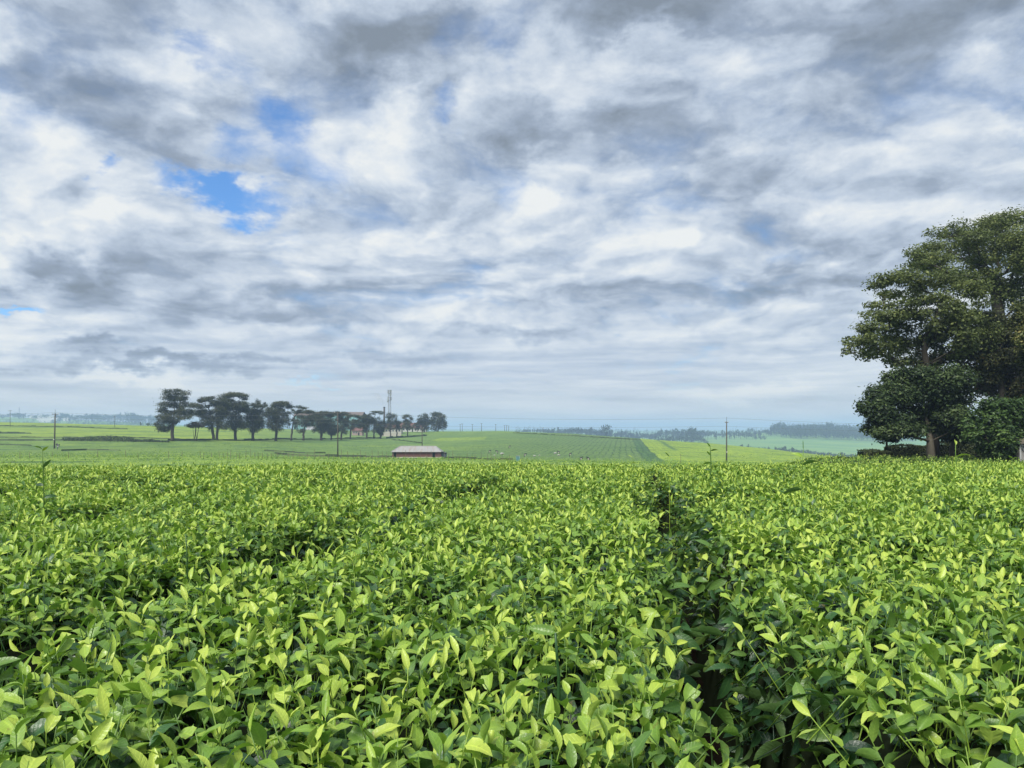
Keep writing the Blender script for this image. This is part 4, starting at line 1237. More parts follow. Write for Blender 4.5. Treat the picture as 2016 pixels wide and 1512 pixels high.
px_tree('tree', 1874, 60, [(700, 1340, 60, 30), (650, 1330, 60, 34), (760, 1350, 50, 26), (700, 1280, 60, 40)],
        'pale barked tree just right of the thickest trunk by the hedge', c6, r0=.17, fork=.5, leaf='leaf_dark', bark='bark_pale', dens=.9, seed=67, twigs=4, depth=.7, **BIG)


# clipped hedge
def clipped_hedge():
    Y = 62.5
    segs = [(1702, 1756, 888), (1756, 1850, 878.5), (1850, 1960, 873), (1960, 2060, 872)]
    b0 = at(1703, Y)
    root = thing('hedge', b0, 'long clipped dark hedge under the big trees on the right', 'hedge')
    mb = MB(); Vs, Ts = [], []
    g = np.random.default_rng(5)
    for (u0, u1, vt) in segs:
        p0, p1 = at(u0, Y, vt), at(u1, Y, vt)
        zb = min(at(u0, Y).z, at(u1, Y).z) - .3
        x0, x1 = p0.x - b0.x, p1.x - b0.x
        z0, z1 = zb - b0.z, p0.z - b0.z
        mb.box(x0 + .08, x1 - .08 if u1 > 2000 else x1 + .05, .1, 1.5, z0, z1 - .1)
        n_ = int((x1 - x0) * 900)
        x = g.uniform(x0, x1, n_)
        face = g.random(n_) < .6
        y = np.where(face, g.normal(0.04, .05, n_), g.uniform(0, 1.5, n_))
        z = np.where(face, g.uniform(z0, z1, n_), z1 + g.normal(0, .05, n_))
        z = z + .06 * np.sin(x * 2.1) * (~face) + .05 * (vnoise(x * 1.5, x * 0, 3) - .5)
        P = np.stack([x, y + .12 * (vnoise(x * 1.2, z * 1.2, 8) - .5), z], -1)
        nr = np.where(face[:, None], np.array([0, -1, .4]), np.array([0, -.2, 1])) + g.normal(size=(n_, 3)) * .5
        nr /= np.linalg.norm(nr, axis=1)[:, None]
        t = np.cross(nr, g.normal(size=(n_, 3))); t /= np.linalg.norm(t, axis=1)[:, None]
        b = np.cross(nr, t); L = g.uniform(.05, .10, (n_, 1))
        Vs.append(np.stack([P - t * L, P + b * L * .55, P + t * L, P - b * L * .55], 1))
        Ts.append(np.clip(.35 + .5 * (vnoise(x * 1.3, z * 1.3, 4) - .4) + g.normal(0, .18, n_), 0, 1))
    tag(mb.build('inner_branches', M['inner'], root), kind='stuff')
    quads_object('leaves', np.vstack(Vs), M['clip'], root, np.concatenate(Ts))['kind'] = 'stuff'


clipped_hedge()


# hut at the right edge
def hut():
    Y = 53
    p = at(2008, Y)
    root = thing('hut', p, 'grey hut with white timber frame at the right edge, half hidden by bushes', 'hut')
    hgt = at(2008, Y, 875).z - p.z
    MB().box(0.05, 4.0, .06, 3.4, -.4, hgt).build('wall', M['greywall'], root)
    f = MB(); f.box(0, .1, 0, .1, -.4, hgt + .02); f.build('post', M['white'], root)
    f = MB(); f.box(.1, 4.0, 0, .09, hgt - .12, hgt - .02); f.build('beam', M['white'], root)
    f = MB(); f.tube([(.1, -.01, hgt - .16), (1.05, -.01, hgt - 1.35)], .05, 4); f.build('brace', M['white'], root)
    MB().box(.1, 4.0, .0, .05, -.4, hgt * .28).build('base_panel', M['crate'], root)
    r = MB()
    r.add([(-.12, -.3, hgt + .02), (4.2, -.4, hgt + .02), (4.2, 1.8, hgt + 1.0), (-.12, 1.8, hgt + 1.0), (4.2, 3.9, hgt + .02), (-.12, 3.9, hgt + .02),
           (-.12, -.3, hgt + .1), (4.2, -.4, hgt + .1), (4.2, 1.8, hgt + 1.08), (-.12, 1.8, hgt + 1.08), (4.2, 3.9, hgt + .1), (-.12, 3.9, hgt + .1)],
          [(6, 7, 8, 9), (9, 8, 10, 11), (0, 3, 2, 1), (3, 5, 4, 2), (0, 1, 7, 6), (4, 5, 11, 10), (0, 6, 9, 3), (3, 9, 11, 5), (1, 2, 8, 7), (2, 4, 10, 8)])
    r.build('roof', M['bark_pale'], root)


hut()


# ------------------------------------------------------------------ tea shed
def shed():
    Y = 198
    sx = lambda cx: (580 + cx / 6.109 - CX) / F * Y
    x0, x1 = sx(1175), sx(1762)
    base = Vector(((x0 + x1) / 2, Y, h1((x0 + x1) / 2, Y)))
    zr = lambda v: EZ - (v - HOR) / F * Y - base.z
    root = thing('shed', base, 'long low red boarded shed with a pale hipped sheet roof in the tea field', 'shed')
    a, b = x0 - base.x, x1 - base.x
    ze, zt = zr(740 + 912 / 6.109), zr(740 + 847 / 6.109)
    zb = zr(740 + 988 / 6.109) - .1
    D = 5.2
    zp = zb + .42
    dl0, dl1 = sx(1190) - base.x, sx(1224) - base.x
    dr0, dr1 = sx(1655) - base.x, sx(1692) - base.x
    # boards, each its own piece
    n_ = 0
    bw = .30
    bm_ = MB().box(0, bw - .025, -.03, .03, 0, 1.0).build('board', M['shed_wall'])
    COL.objects.unlink(bm_)
    def boards(xa, xb, y, z0, z1):
        k = max(1, round((xb - xa) / bw)); wd = (xb - xa) / k
        for i in range(k):
            o = bpy.data.objects.new('board', bm_.data); link(o, root)
            o.location = (xa + i * wd, y + random.uniform(-.008, .008), z0 + random.uniform(-.02, .02)); o.scale = (wd / bw, 1, z1 - z0)
    boards(a, dl0, 0, zp, ze); boards(dl1, dr0, 0, zp, ze); boards(dr1, b, 0, zp, ze)
    w_ = MB()
    w_.box(a + .02, b - .02, D - .1, D, zb, ze)
    w_.box(a + .02, a + .12, .06, D - .1, zb, ze); w_.box(b - .12, b - .02, .06, D - .1, zb, ze)
    w_.build('rear_wall', M['shed_wall'], root)
    pl = MB()
    for xa, xb in ((a, dl0), (dl1, dr0), (dr1, b)): pl.box(xa, xb, -.06, .1, zb - .6, zp - .03)
    pl.build('plinth', M['plinth'], root)
    for xa, xb in ((dl0, dl1), (dr0, dr1)):
        MB().box(xa + .05, xb - .05, .25, .32, zb - .4, ze - .05).build('doorway', M['dark'], root)
        fr = MB(); fr.box(xa - .05, xa + .05, -.07, .2, zb - .4, ze); fr.box(xb - .05, xb + .05, -.07, .2, zb - .4, ze)
        fr.build('door_frame', M['wood'], root)
    ov = .28
    ra, rb = sx(1252) - base.x, sx(1690) - base.x
    E = [(a - ov, -ov - .2, ze - .02), (b + .15, -ov - .2, ze - .02), (b + .15, D + ov, ze - .02), (a - ov, D + ov, ze - .02), (ra, D / 2, zt), (rb, D / 2, zt)]
    lo_ = [(q[0], q[1], q[2] - .07) for q in E]
    r = MB(); r.add(E + lo_, [(0, 1, 5, 4), (1, 2, 5), (2, 3, 4, 5), (3, 0, 4), (6, 10, 11, 7), (7, 11, 8), (8, 11, 10, 9), (9, 10, 6), (0, 6, 7, 1), (1, 7, 8, 2), (2, 8, 9, 3), (3, 9, 6, 0)])
    ro = r.build('roof', M['shed_roof'], root)
    cp = MB(); cp.tube([E[4], E[5]], .09, 6)
    cp.build('ridge_cap', M['metal'], ro)
    for q, e in ((E[0], E[4]), (E[1], E[5])): MB().tube([q, e], .10, 6).build('hip_cap', M['metal'], ro)
    # lean-to at the right end
    xr0, xr1 = b + .02, sx(1815) - base.x
    MB().box(xr0, xr1, .5, 3.6, zb - .4, ze - .25).build('lean_to', M['cloth'], root)
    lr = MB(); lr.add([(xr0, .2, ze - .08), (xr1 + .2, .2, ze - .42), (xr1 + .2, 3.9, ze - .42), (xr0, 3.9, ze - .08), (xr0, .2, ze - .14), (xr1 + .2, .2, ze - .48), (xr1 + .2, 3.9, ze - .48), (xr0, 3.9, ze - .14)],
                      [(0, 1, 2, 3), (7, 6, 5, 4), (0, 4, 5, 1), (1, 5, 6, 2), (2, 6, 7, 3), (3, 7, 4, 0)])
    lr.build('lean_to_roof', M['dark'], root)


shed()


# ------------------------------------------------------------------ poles and wires
def power_pole(u, Y, v_top, label, arm=1.0, r=.14, v_base=None, tilt=0.0, plate=False, spike=False, name='power_pole'):
    b = at(u, Y)
    top = at(u, Y, v_top).z - b.z
    root = thing(name, b, label, 'power pole', 'power poles across the fields')
    ph = top - (1.2 if spike else 0)
    MB().tube([(0, 0, -1), (tilt * .5, 0, ph * .5), (tilt, 0, ph)], [r * 1.25, r, r * .8], 8).build('pole', M['pole'], root, smooth=True)
    if arm:
        MB().box(tilt - arm, tilt + arm, -.06, .06, ph - .32, ph - .16).build('crossarm', M['pole'], root)
        for s_ in (-arm * .9, arm * .9): MB().tube([(tilt + s_, 0, ph - .16), (tilt + s_, 0, ph + .12)], .06, 6).build('insulator', M['white'], root)
    if spike: MB().tube([(tilt, 0, ph), (tilt + .02, 0, top)], .045, 5).build('spike', M['pole'], root)
    if plate: MB().box(-.14, .14, -r * 1.2 - .06, -r * 1.2 - .02, 2.6, 2.9).build('number_plate', M['white'], root)
    return root


power_pole(1430.5, 202, 821, 'power pole on the right, standing clear against the hazy valley', arm=.45, r=.17, plate=True, spike=True)
power_pole(665, 192, 811, 'dark power pole in front of the row of trees, left of the red shed', arm=.9, r=.15)
power_pole(107, 232, 806, 'power pole with a crossarm at the left, a worker near its foot', arm=1.0, r=.20, tilt=.25, plate=True, spike=True)
power_pole(831, 260, 842, 'short power pole behind the roof of the red shed', arm=.5, r=.14)
power_pole(20, 470, 808, 'thin far power pole at the far left edge', arm=1.1, r=.13)
power_pole(226, 480, 819, 'thin far power pole left of the row of trees', arm=.8, r=.13)
for u, vt, lab in ((906, 835, 'leftmost thin pole of the group on the middle crest'), (910, 834, 'second thin pole from the left on the middle crest'), (930, 835, 'third thin pole from the left on the middle crest'),
                   (948, 833, 'tall thin pole in the middle of the group on the crest'), (976, 835, 'lone thin pole right of the tall one on the crest'),
                   (993.5, 837, 'thin pole just left of the twin poles on the crest'), (997.5, 837, 'left leg pole of the twin poles on the crest'), (1001.5, 838, 'right leg pole of the twin poles on the crest'),
                   (1069, 842, 'rightmost short dark pole on the middle crest')):
    power_pole(u, 610, vt, lab, arm=.9, r=.16)


def wires(name, pts, label, r=.025, sag=.5):
    root = thing(name, pts[0], label, 'power line', 'overhead wires')
    o0 = Vector(pts[0])
    for a, b in zip(pts[:-1], pts[1:]):
        a, b = Vector(a) - o0, Vector(b) - o0
        q = [a.lerp(b, t) - Vector((0, 0, sag * 4 * t * (1 - t))) for t in np.linspace(0, 1, 13)]
        MB().tube(q, r, 3).build('wire', M['wire'], root)


wires('power_line', [at(-300, 240, 812), at(107, 232, 812), at(665, 192, 813), at(1430.5, 202, 823), at(2200, 215, 840)], 'upper wire strung from pole to pole across the whole view', .022, .9)
wires('power_line', [at(-300, 241, 829), at(107, 233, 822), at(665, 193, 825), at(831, 260, 846), at(960, 420, 842)], 'lower wire running left of the middle from pole to pole before the trees', .022, .5)
wires('power_line', [at(560, 196, 829), at(1430.5, 203, 839), at(2200, 216, 850)], 'lower wire past the right hand pole over the valley', .02, .9)


# ------------------------------------------------------------------ stake fence below the crest
def stake_fence():
    Y = 138
    root = thing('fence', at(400, Y), 'line of thin wooden stakes strung across the field below the tea crest', 'fence')
    o0 = root.location
    g = random.Random(4)
    st = MB().tube([(0, 0, -.3), (.01, 0, .5), (.0, 0, 1.0)], [.05, .045, .035], 5).build('stake', M['wood'])
    me = st.data; COL.objects.unlink(st)
    u = -20
    tops = []
    while u < 1010:
        yy = Y + g.uniform(-6, 8)
        p = at(u, yy)
        o = bpy.data.objects.new('stake', me); link(o, root)
        o.location = p - o0; o.rotation_euler = (g.uniform(-.06, .06), g.uniform(-.06, .06), 0)
        hh = g.choice([1.0, 1.2, 1.45, 1.7]) * g.uniform(.85, 1.1)
        o.scale = (.8, .8, hh)
        u += g.uniform(6, 16) if u > 380 else g.uniform(18, 60)
    for uu in (1340, 1659):
        p = at(uu, Y + 4); o = bpy.data.objects.new('stake', me); link(o, root); o.location = p - o0; o.scale = (.8, .8, 1.9 if uu < 1500 else 2.6)


stake_fence()


# ------------------------------------------------------------------ dark lanes between the plots (front faces of the bushes)
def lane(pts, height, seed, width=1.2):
    """low dark bank of old tea foliage along the gap between plots"""
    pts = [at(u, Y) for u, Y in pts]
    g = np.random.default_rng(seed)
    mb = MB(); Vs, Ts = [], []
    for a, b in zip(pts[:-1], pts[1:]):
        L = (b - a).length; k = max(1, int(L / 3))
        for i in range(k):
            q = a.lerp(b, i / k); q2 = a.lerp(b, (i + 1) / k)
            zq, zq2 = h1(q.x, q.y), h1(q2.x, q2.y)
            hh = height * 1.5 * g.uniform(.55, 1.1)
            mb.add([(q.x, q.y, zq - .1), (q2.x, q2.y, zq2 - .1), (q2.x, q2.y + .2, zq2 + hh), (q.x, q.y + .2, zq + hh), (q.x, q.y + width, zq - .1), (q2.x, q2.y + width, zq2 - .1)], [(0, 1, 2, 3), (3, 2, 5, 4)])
    o = mb.build('bush_front', M['leaf_dark'])  # raised bush fronts; shade of the gaps put into their dark leaf colour
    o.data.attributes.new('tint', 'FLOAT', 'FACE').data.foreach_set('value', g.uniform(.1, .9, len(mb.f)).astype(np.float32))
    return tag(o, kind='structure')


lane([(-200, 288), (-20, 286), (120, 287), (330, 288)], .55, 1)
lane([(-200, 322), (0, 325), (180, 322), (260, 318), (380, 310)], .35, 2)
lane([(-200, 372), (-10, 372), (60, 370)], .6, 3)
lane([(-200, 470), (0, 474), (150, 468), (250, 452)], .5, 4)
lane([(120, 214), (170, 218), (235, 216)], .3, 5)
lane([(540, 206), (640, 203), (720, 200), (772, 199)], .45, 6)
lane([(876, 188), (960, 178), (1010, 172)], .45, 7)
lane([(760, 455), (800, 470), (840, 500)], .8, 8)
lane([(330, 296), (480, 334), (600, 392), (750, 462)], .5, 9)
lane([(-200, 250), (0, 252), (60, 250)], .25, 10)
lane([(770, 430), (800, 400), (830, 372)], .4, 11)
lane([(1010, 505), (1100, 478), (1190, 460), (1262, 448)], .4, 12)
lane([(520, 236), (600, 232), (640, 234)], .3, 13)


def bank_hedge():
    """the thick dark hedge at the left"""
    root = thing('hedge', at(210, 284), 'thick dark hedge across the left field in front of the yellow green plots', 'hedge')
    g = np.random.default_rng(12)
    Vs, Ts = [], []
    o0 = np.array(root.location)
    for (u0, u1, hh) in ((124, 143, 1.0), (143, 163, 1.35), (167, 215, 1.9), (212, 262, 1.8), (255, 300, 1.0), (296, 330, .6)):
        p0, p1 = at(u0, 283), at(u1, 283)
        n_ = int((p1.x - p0.x) * 90)
        x = g.uniform(p0.x, p1.x, n_); y = g.uniform(282, 285.5, n_)
        z = H(x, y) + g.uniform(0, 1, n_) ** .7 * hh * (.8 + .4 * vnoise(x * .5, y * 0, 6))
        P = np.stack([x, y, z], -1) - o0
        nr = np.array([0, -.5, .6]) + g.normal(size=(n_, 3)) * .6; nr /= np.linalg.norm(nr, axis=1)[:, None]
        t = np.cross(nr, g.normal(size=(n_, 3))); t /= np.linalg.norm(t, axis=1)[:, None]; b = np.cross(nr, t)
        L = g.uniform(.15, .3, (n_, 1))
        Vs.append(np.stack([P - t * L, P + b * L * .6, P + t * L, P - b * L * .6], 1)); Ts.append(g.uniform(0, .8, n_))
    quads_object('leaves', np.vstack(Vs), M['leaf_dark'], root, np.concatenate(Ts))['kind'] = 'stuff'


bank_hedge()


# ------------------------------------------------------------------ buildings behind the tree row
def gable_house(name, u0, u1, Y, v_eave, v_ridge, label, wall, roof, windows=(), door=None, depth=7.0, v_base=None, hip=0.0, group=None):
    p0, p1 = at(u0, Y), at(u1, Y)
    zb = min(p0.z, p1.z) - .5
    base = Vector(((p0.x + p1.x) / 2, Y, min(p0.z, p1.z)))
    hw = (p1.x - p0.x) / 2
    ze = at(u0, Y, v_eave).z - base.z; zt = at(u0, Y, v_ridge).z - base.z
    root = thing(name, base, label, 'building', group)
    wl = MB().box(-hw, hw, 0, depth, -.6, ze)
    if hip == 0: wl.add([(-hw, 0, ze), (-hw, depth, ze), (-hw, depth / 2, zt - .1), (hw, 0, ze), (hw, depth, ze), (hw, depth / 2, zt - .1)], [(1, 0, 2), (3, 4, 5)])
    wl.build('wall', M[wall], root)
    ov = .5
    q = [(-hw - ov, -ov, ze - .1), (hw + ov, -ov, ze - .1), (hw + ov, depth + ov, ze - .1), (-hw - ov, depth + ov, ze - .1), (-hw - ov + hip, depth / 2, zt), (hw + ov - hip, depth / 2, zt)]
    lo_ = [(a, b, c - .12) for a, b, c in q]
    MB().add(q + lo_, [(0, 1, 5, 4), (1, 2, 5), (2, 3, 4, 5), (3, 0, 4), (6, 10, 11, 7), (7, 11, 8), (8, 11, 10, 9), (9, 10, 6), (0, 6, 7, 1), (1, 7, 8, 2), (2, 8, 9, 3), (3, 9, 6, 0)]).build('roof', M[roof], root)
    for fx, fz, ww, wh in windows:
        wx, wz = -hw + fx * 2 * hw, fz * ze
        o = MB().box(wx - ww / 2 - .08, wx + ww / 2 + .08, -.06, -.003, wz - wh / 2 - .08, wz + wh / 2 + .08).build('window', M['white'], root)
        MB().box(wx - ww / 2, wx + ww / 2, -.09, -.062, wz - wh / 2, wz + wh / 2).build('pane', M['glass'], o)
    if door is not None:
        dx_ = -hw + door * 2 * hw
        MB().box(dx_ - .5, dx_ + .5, -.05, -.003, -.3, min(2.1, ze - .2)).build('door', M['dark'], root)
    return root


gable_house('factory', 578, 712, 640, 818, 810.5, 'long factory with teal walls and a brown roof behind the row of trees', 'teal', 'brownroof',
            [(f, .7, 2.2, 1.4) for f in np.linspace(.04, .96, 12)] + [(f, .3, 2.2, 1.6) for f in np.linspace(.04, .96, 12)], None, 20)
gable_house('house', 693, 713, 500, 847.5, 841, 'small pink walled house with a red roof seen between tree trunks', 'pink', 'redroof', [(.2, .6, .9, 1.0), (.42, .6, .9, 1.0)], .66, 6)
gable_house('house', 757, 790, 540, 843, 834, 'cream building with a red roof under the mobile phone mast', 'cream', 'redroof', [(f, .6, 1.2, 1.3) for f in (.12, .3, .5, .7, .88)], None, 8)
gable_house('house', 786, 838, 580, 842, 832, 'long white building with red roof and many windows left of the last trees', 'white', 'redroof', [(f, .6, 1.2, 1.4) for f in np.linspace(.06, .94, 9)], .5, 9)
gable_house('house', 603, 619, 590, 846, 839, 'low grey roofed building glimpsed behind the trunks of the row', 'cream', 'greyroof', [(.3, .55, 1.2, 1.0), (.7, .55, 1.2, 1.0)], None, 8)
# white boundary wall
pw0, pw1 = at(752, 500), at(790, 500)
wl = thing('boundary_wall', pw0, 'pale boundary wall at the foot of the mast behind the tree trunks', 'wall')
MB().box(0, pw1.x - pw0.x, 0, .25, -.5, at(752, 500, 852).z - pw0.z).build('wall_face', M['cream'], wl)
MB().box(-.05, pw1.x - pw0.x + .05, -.06, .31, at(752, 500, 852).z - pw0.z + .003, at(752, 500, 852).z - pw0.z + .2).build('coping', M['white'], wl)
# chimney stack
cs = at(756.5, 610)
ch = thing('chimney', cs, 'short dark boiler chimney sticking up left of the mast', 'chimney')
ht = at(756.5, 610, 801).z - cs.z
MB().tube([(0, 0, -.5), (0, 0, ht)], [.85, .7], 12).build('stack', M['rust'], ch, smooth=True)
MB().tube([(0, 0, ht - .6), (0, 0, ht - .1)], .86, 12).build('rim', M['dark'], ch, smooth=True)


# mobile phone mast
def mast():
    Y = 560
    b = at(767, Y)
    hgt = at(767, Y, 769).z - b.z
    root = thing('mobile_mast', b, 'tall lattice mobile phone mast with antenna panels above the trees', 'mast')
    wb, wt = 1.25, .6
    corner = [(-1, -1), (1, -1), (1, 1), (-1, 1)]
    for cx_, cy_ in corner:
        MB().tube([(cx_ * wb, cy_ * wb, -.5), (cx_ * wt, cy_ * wt, hgt)], .065, 5).build('leg', M['metal'], root)
    lat = MB()
    nb = 16
    for i in range(nb):
        t0, t1 = i / nb, (i + 1) / nb
        w0, w1 = wb + (wt - wb) * t0, wb + (wt - wb) * t1
        for k in range(4):
            a, c = corner[k], corner[(k + 1) % 4]
            lat.tube([(a[0] * w0, a[1] * w0, hgt * t0), (c[0] * w1, c[1] * w1, hgt * t1)], .035, 4)
            lat.tube([(c[0] * w0, c[1] * w0, hgt * t0), (a[0] * w1, a[1] * w1, hgt * t1)], .035, 4)
            lat.tube([(a[0] * w1, a[1] * w1, hgt * t1), (c[0] * w1, c[1] * w1, hgt * t1)], .06, 4)
    lat.build('bracing', M['metal'], root)
    for lev in (hgt - .6, hgt - 5.6):
        MB().box(-1.3, 1.3, -1.3, 1.3, lev - 1.6, lev - 1.5).build('platform', M['metal'], root)
        for k in range(6):
            a = k * math.pi / 3 + .3
            x, y = 1.5 * math.cos(a), 1.5 * math.sin(a)
            o = MB().box(-.2, .2, -.1, .1, -1.5, 1.2).build('antenna_panel', M['metal'] if k % 2 else M['greyroof'], root)
            o.location = (x, y, lev); o.rotation_euler = (0, 0, a - math.pi / 2)
    for lev, s_ in ((hgt - 3.2, 1), (hgt - 8, -1)):
        o = MB().tube([(0, 0, 0), (0, -.3, 0)], [.7, .75], 12).build('dish', M['metal'], root)
        o.location = (s_ * 1.0, -1.0, lev)
    MB().tube([(0, 0, hgt - .5), (0, 0, hgt + 1.8)], .06, 5).build('lightning_rod', M['metal'], root)


mast()
mp = at(772.5, 520)
wm = thing('flag_mast', mp, 'slim white mast just right of the mobile phone mast', 'mast')
hm_ = at(772.5, 520, 811).z - mp.z
for s_ in (-.22, .22): MB().tube([(s_, 0, -.4), (s_, 0, hm_)], .07, 5).build('rail', M['white'], wm)
rg = MB()
for i in range(24): rg.tube([(-.22, 0, hm_ * (i + .5) / 24), (.22, 0, hm_ * (i + 1) / 24)], .04, 4)
rg.build('bracing', M['white'], wm)


# ------------------------------------------------------------------ people and small things in the fields
def skin_body(name, pts, edges, rad, mat, parent, sub=2):
    me = bpy.data.meshes.new(name); me.from_pydata(pts, edges, []); me.update()
    o = bpy.data.objects.new(name, me); link(o, parent)
    me.materials.append(mat)
    md = o.modifiers.new('skin', 'SKIN')
    if not me.skin_vertices: me.attributes
    for i, r_ in enumerate(rad): 
        me.skin_vertices[0].data[i].radius = (r_, r_)
    me.skin_vertices[0].data[0].use_root = True
    s_ = o.modifiers.new('sub', 'SUBSURF'); s_.levels = sub; s_.render_levels = sub
    return o


def ball(name, c, r_, mat, parent, n=8):
    mb = MB(); vs, fs = [], []
    for i in range(n + 1):
        th = math.pi * i / n
        for k in range(n * 2):
            ph = math.pi * k / n
            vs.append((c[0] + r_[0] * math.sin(th) * math.cos(ph), c[1] + r_[1] * math.sin(th) * math.sin(ph), c[2] + r_[2] * math.cos(th)))
    m_ = n * 2
    for i in range(n):
        for k in range(m_): fs.append((i * m_ + k, (i + 1) * m_ + k, (i + 1) * m_ + (k + 1) % m_, i * m_ + (k + 1) % m_))
    mb.add(vs, fs)
    return mb.build(name, mat, parent, smooth=True)


def picker(u, Y, label, face=1, coat='cloth', scale=1.0, bent=True, basket=True):
    """tea picker bent over the bushes; legs hidden in the tea"""
    b = at(u, Y)
    root = thing('person', b, label, 'person', 'tea pickers in the fields')
    f = face
    z = lambda v: v * scale
    # one continuous body: pelvis, spine bent forward, neck, head, arms reaching down, legs
    pts = [(0, 0, z(.95)), (f * .10, 0, z(1.08)), (f * .26, 0, z(1.22)), (f * .40, 0, z(1.29)), (f * .50, 0, z(1.33)), (f * .58, 0, z(1.36)), (f * .66, 0, z(1.36)),
           (f * .38, -.2, z(1.24)), (f * .46, -.24, z(1.0)), (f * .62, -.18, z(.88)), (f * .70, -.15, z(.87)),
           (f * .38, .2, z(1.24)), (f * .48, .24, z(1.0)), (f * .64, .18, z(.88)), (f * .72, .15, z(.87)),
           (0, -.11, z(.85)), (f * .06, -.13, z(.46)), (0, -.13, z(.05)), (f * .12, -.13, z(.03)),
           (0, .11, z(.85)), (f * .02, .13, z(.46)), (-f * .06, .13, z(.05)), (f * .06, .13, z(.03))]
    ed = [(0, 1), (1, 2), (2, 3), (3, 4), (4, 5), (5, 6), (3, 7), (7, 8), (8, 9), (9, 10), (3, 11), (11, 12), (12, 13), (13, 14), (0, 15), (15, 16), (16, 17), (17, 18), (0, 19), (19, 20), (20, 21), (21, 22)]
    ra = [.16, .15, .16, .15, .06, .095, .085, .075, .055, .045, .04, .075, .055, .045, .04, .10, .075, .055, .045, .10, .075, .055, .045]
    skin_body('body', pts, ed, ra, M[coat], root)
    ball('headscarf', (f * .62, 0, z(1.37)), (.125, .125, .12), M['cloth_dark'], root)
    ball('face', (f * .71, 0, z(1.33)), (.055, .075, .085), M['skin'], root)
    if basket:
        bk = ball('sack', (-f * .14, 0, z(1.36)), (.30, .28, .34), M['cloth_dark'], root)
        MB().tube([(f * .30, -.16, z(1.38)), (0, -.30, z(1.44)), (-f * .14, -.26, z(1.40))], .03, 5).build('strap', M['cloth_pale'], root)
    ap = MB().tube([(f * .30, 0, z(1.06)), (f * .12, 0, z(.62))], [.15, .17], 8).build('apron', M['cloth_pale'], root)
    return root


picker(113, 226, 'bent tea picker with a big dark sack on the back near the left pole', 1, 'cloth', 1.1)
SPOTS = [(962.5, 240, 'dark clothed picker leftmost in the middle field', 1), (980, 232, 'picker beside the pale sack in the middle field', -1), (1002, 285, 'farthest dark picker in the middle field', 1),
         (1032, 207, 'dark clothed picker just right of the teal box', 1), (1101, 240, 'picker above the white bundles right of the teal box', -1), (1121, 222, 'picker second from the right in the middle field', 1),
         (1142, 172, 'picker low in the middle field, right of the pale bundles', 1), (1160, 182, 'rightmost dark picker before the row lines', -1)]
for u, Y, lab, f in SPOTS: picker(u, Y, lab, f, 'cloth_dark', .8, basket=False)
for u, Y, r_, lab in ((988, 206, .6, 'largest pale sack lying in the middle of the tea field'), (1052, 192, .4, 'round white bundle in the tea right of the teal box'), (1093, 222, .55, 'long pale sack near the upper pickers'), (1100, 200, .45, 'flat white bundle below the long pale sack'), (1062, 196, .3, 'smallest white bundle right of the round one'), (973, 192, .3, 'little white bundle below the leftmost picker')):
    p = at(u, Y)
    root = thing('sack', p, lab, 'sack', 'pale sacks in the tea')
    ball('bag', (0, 0, .95), (r_ * .8, r_ * .6, r_ * .5), M['sack'], root)
    ball('tied_neck', (r_ * .85, 0, 1.0), (r_ * .25, r_ * .18, r_ * .2), M['sack'], root)
# teal box
p = at(1019.5, 166)
root = thing('box', p, 'teal green box standing at the edge of the near tea field', 'box')
hb_ = at(1019.5, 166, 898).z - p.z
MB().box(-.36, .36, -.3, .3, -.2, hb_).build('body', M['crate'], root)
MB().box(-.40, .40, -.34, .34, hb_ + .002, hb_ + .08).build('lid', M['greyroof'], root)
for s_ in (-.37, .37): MB().box(s_ - .04, s_ + .04, -.345, -.302, -.2, hb_).build('corner_post', M['teal'], root)


# ------------------------------------------------------------------ distant trees
def far_tree_mesh(seed, kind):
    g = np.random.default_rng(seed)
    Vs, Ts = [], []
    if kind == 'round':
        cl = [(g.uniform(-.3, .3), g.uniform(-.3, .3), g.uniform(.45, .8), g.uniform(.2, .34), g.uniform(.16, .24)) for _ in range(8)]
    elif kind == 'tall':
        cl = [(g.uniform(-.12, .12), g.uniform(-.12, .12), z_, .17 - .08 * z_ + g.uniform(-.02, .03), .13) for z_ in np.linspace(.3, .93, 8)]
    else:
        cl = [(g.uniform(-.42, .42), g.uniform(-.3, .3), g.uniform(.3, .7), g.uniform(.2, .3), g.uniform(.18, .3)) for _ in range(10)]
    for i, (x, y, z, a, b) in enumerate(cl):
        V, t = clump_leaves(np.array([x, y, z]), np.array([a, a, b]), 46, .055, seed * 50 + i, hollow=.3)
        Vs.append(V); Ts.append(t)
    V = np.vstack(Vs); n_ = len(V)
    mb = MB(); mb.tube([(0, 0, -.05), (0, 0, .6)], [.03, .015], 5)
    vs = V.reshape(-1, 3).tolist() + mb.v
    fs = [(4 * i, 4 * i + 1, 4 * i + 2, 4 * i + 3) for i in range(n_)] + [tuple(q + 4 * n_ for q in f) for f in mb.f]
    me = bpy.data.meshes.new('distant_tree')
    me.from_pydata(vs, [], fs); me.materials.append(M['leaf_haze']); me.materials.append(M['bark'])
    mi = [0] * n_ + [1] * len(mb.f); me.polygons.foreach_set('material_index', mi)
    me.attributes.new('tint', 'FLOAT', 'FACE').data.foreach_set('value', np.array(list(np.concatenate(Ts)) + [.3] * len(mb.f), np.float32))
    me.update()
    return me


FT = {'round': [far_tree_mesh(i, 'round') for i in range(4)], 'tall': [far_tree_mesh(20 + i, 'tall') for i in range(4)], 'bush': [far_tree_mesh(40 + i, 'bush') for i in range(3)]}
gr = random.Random(99)


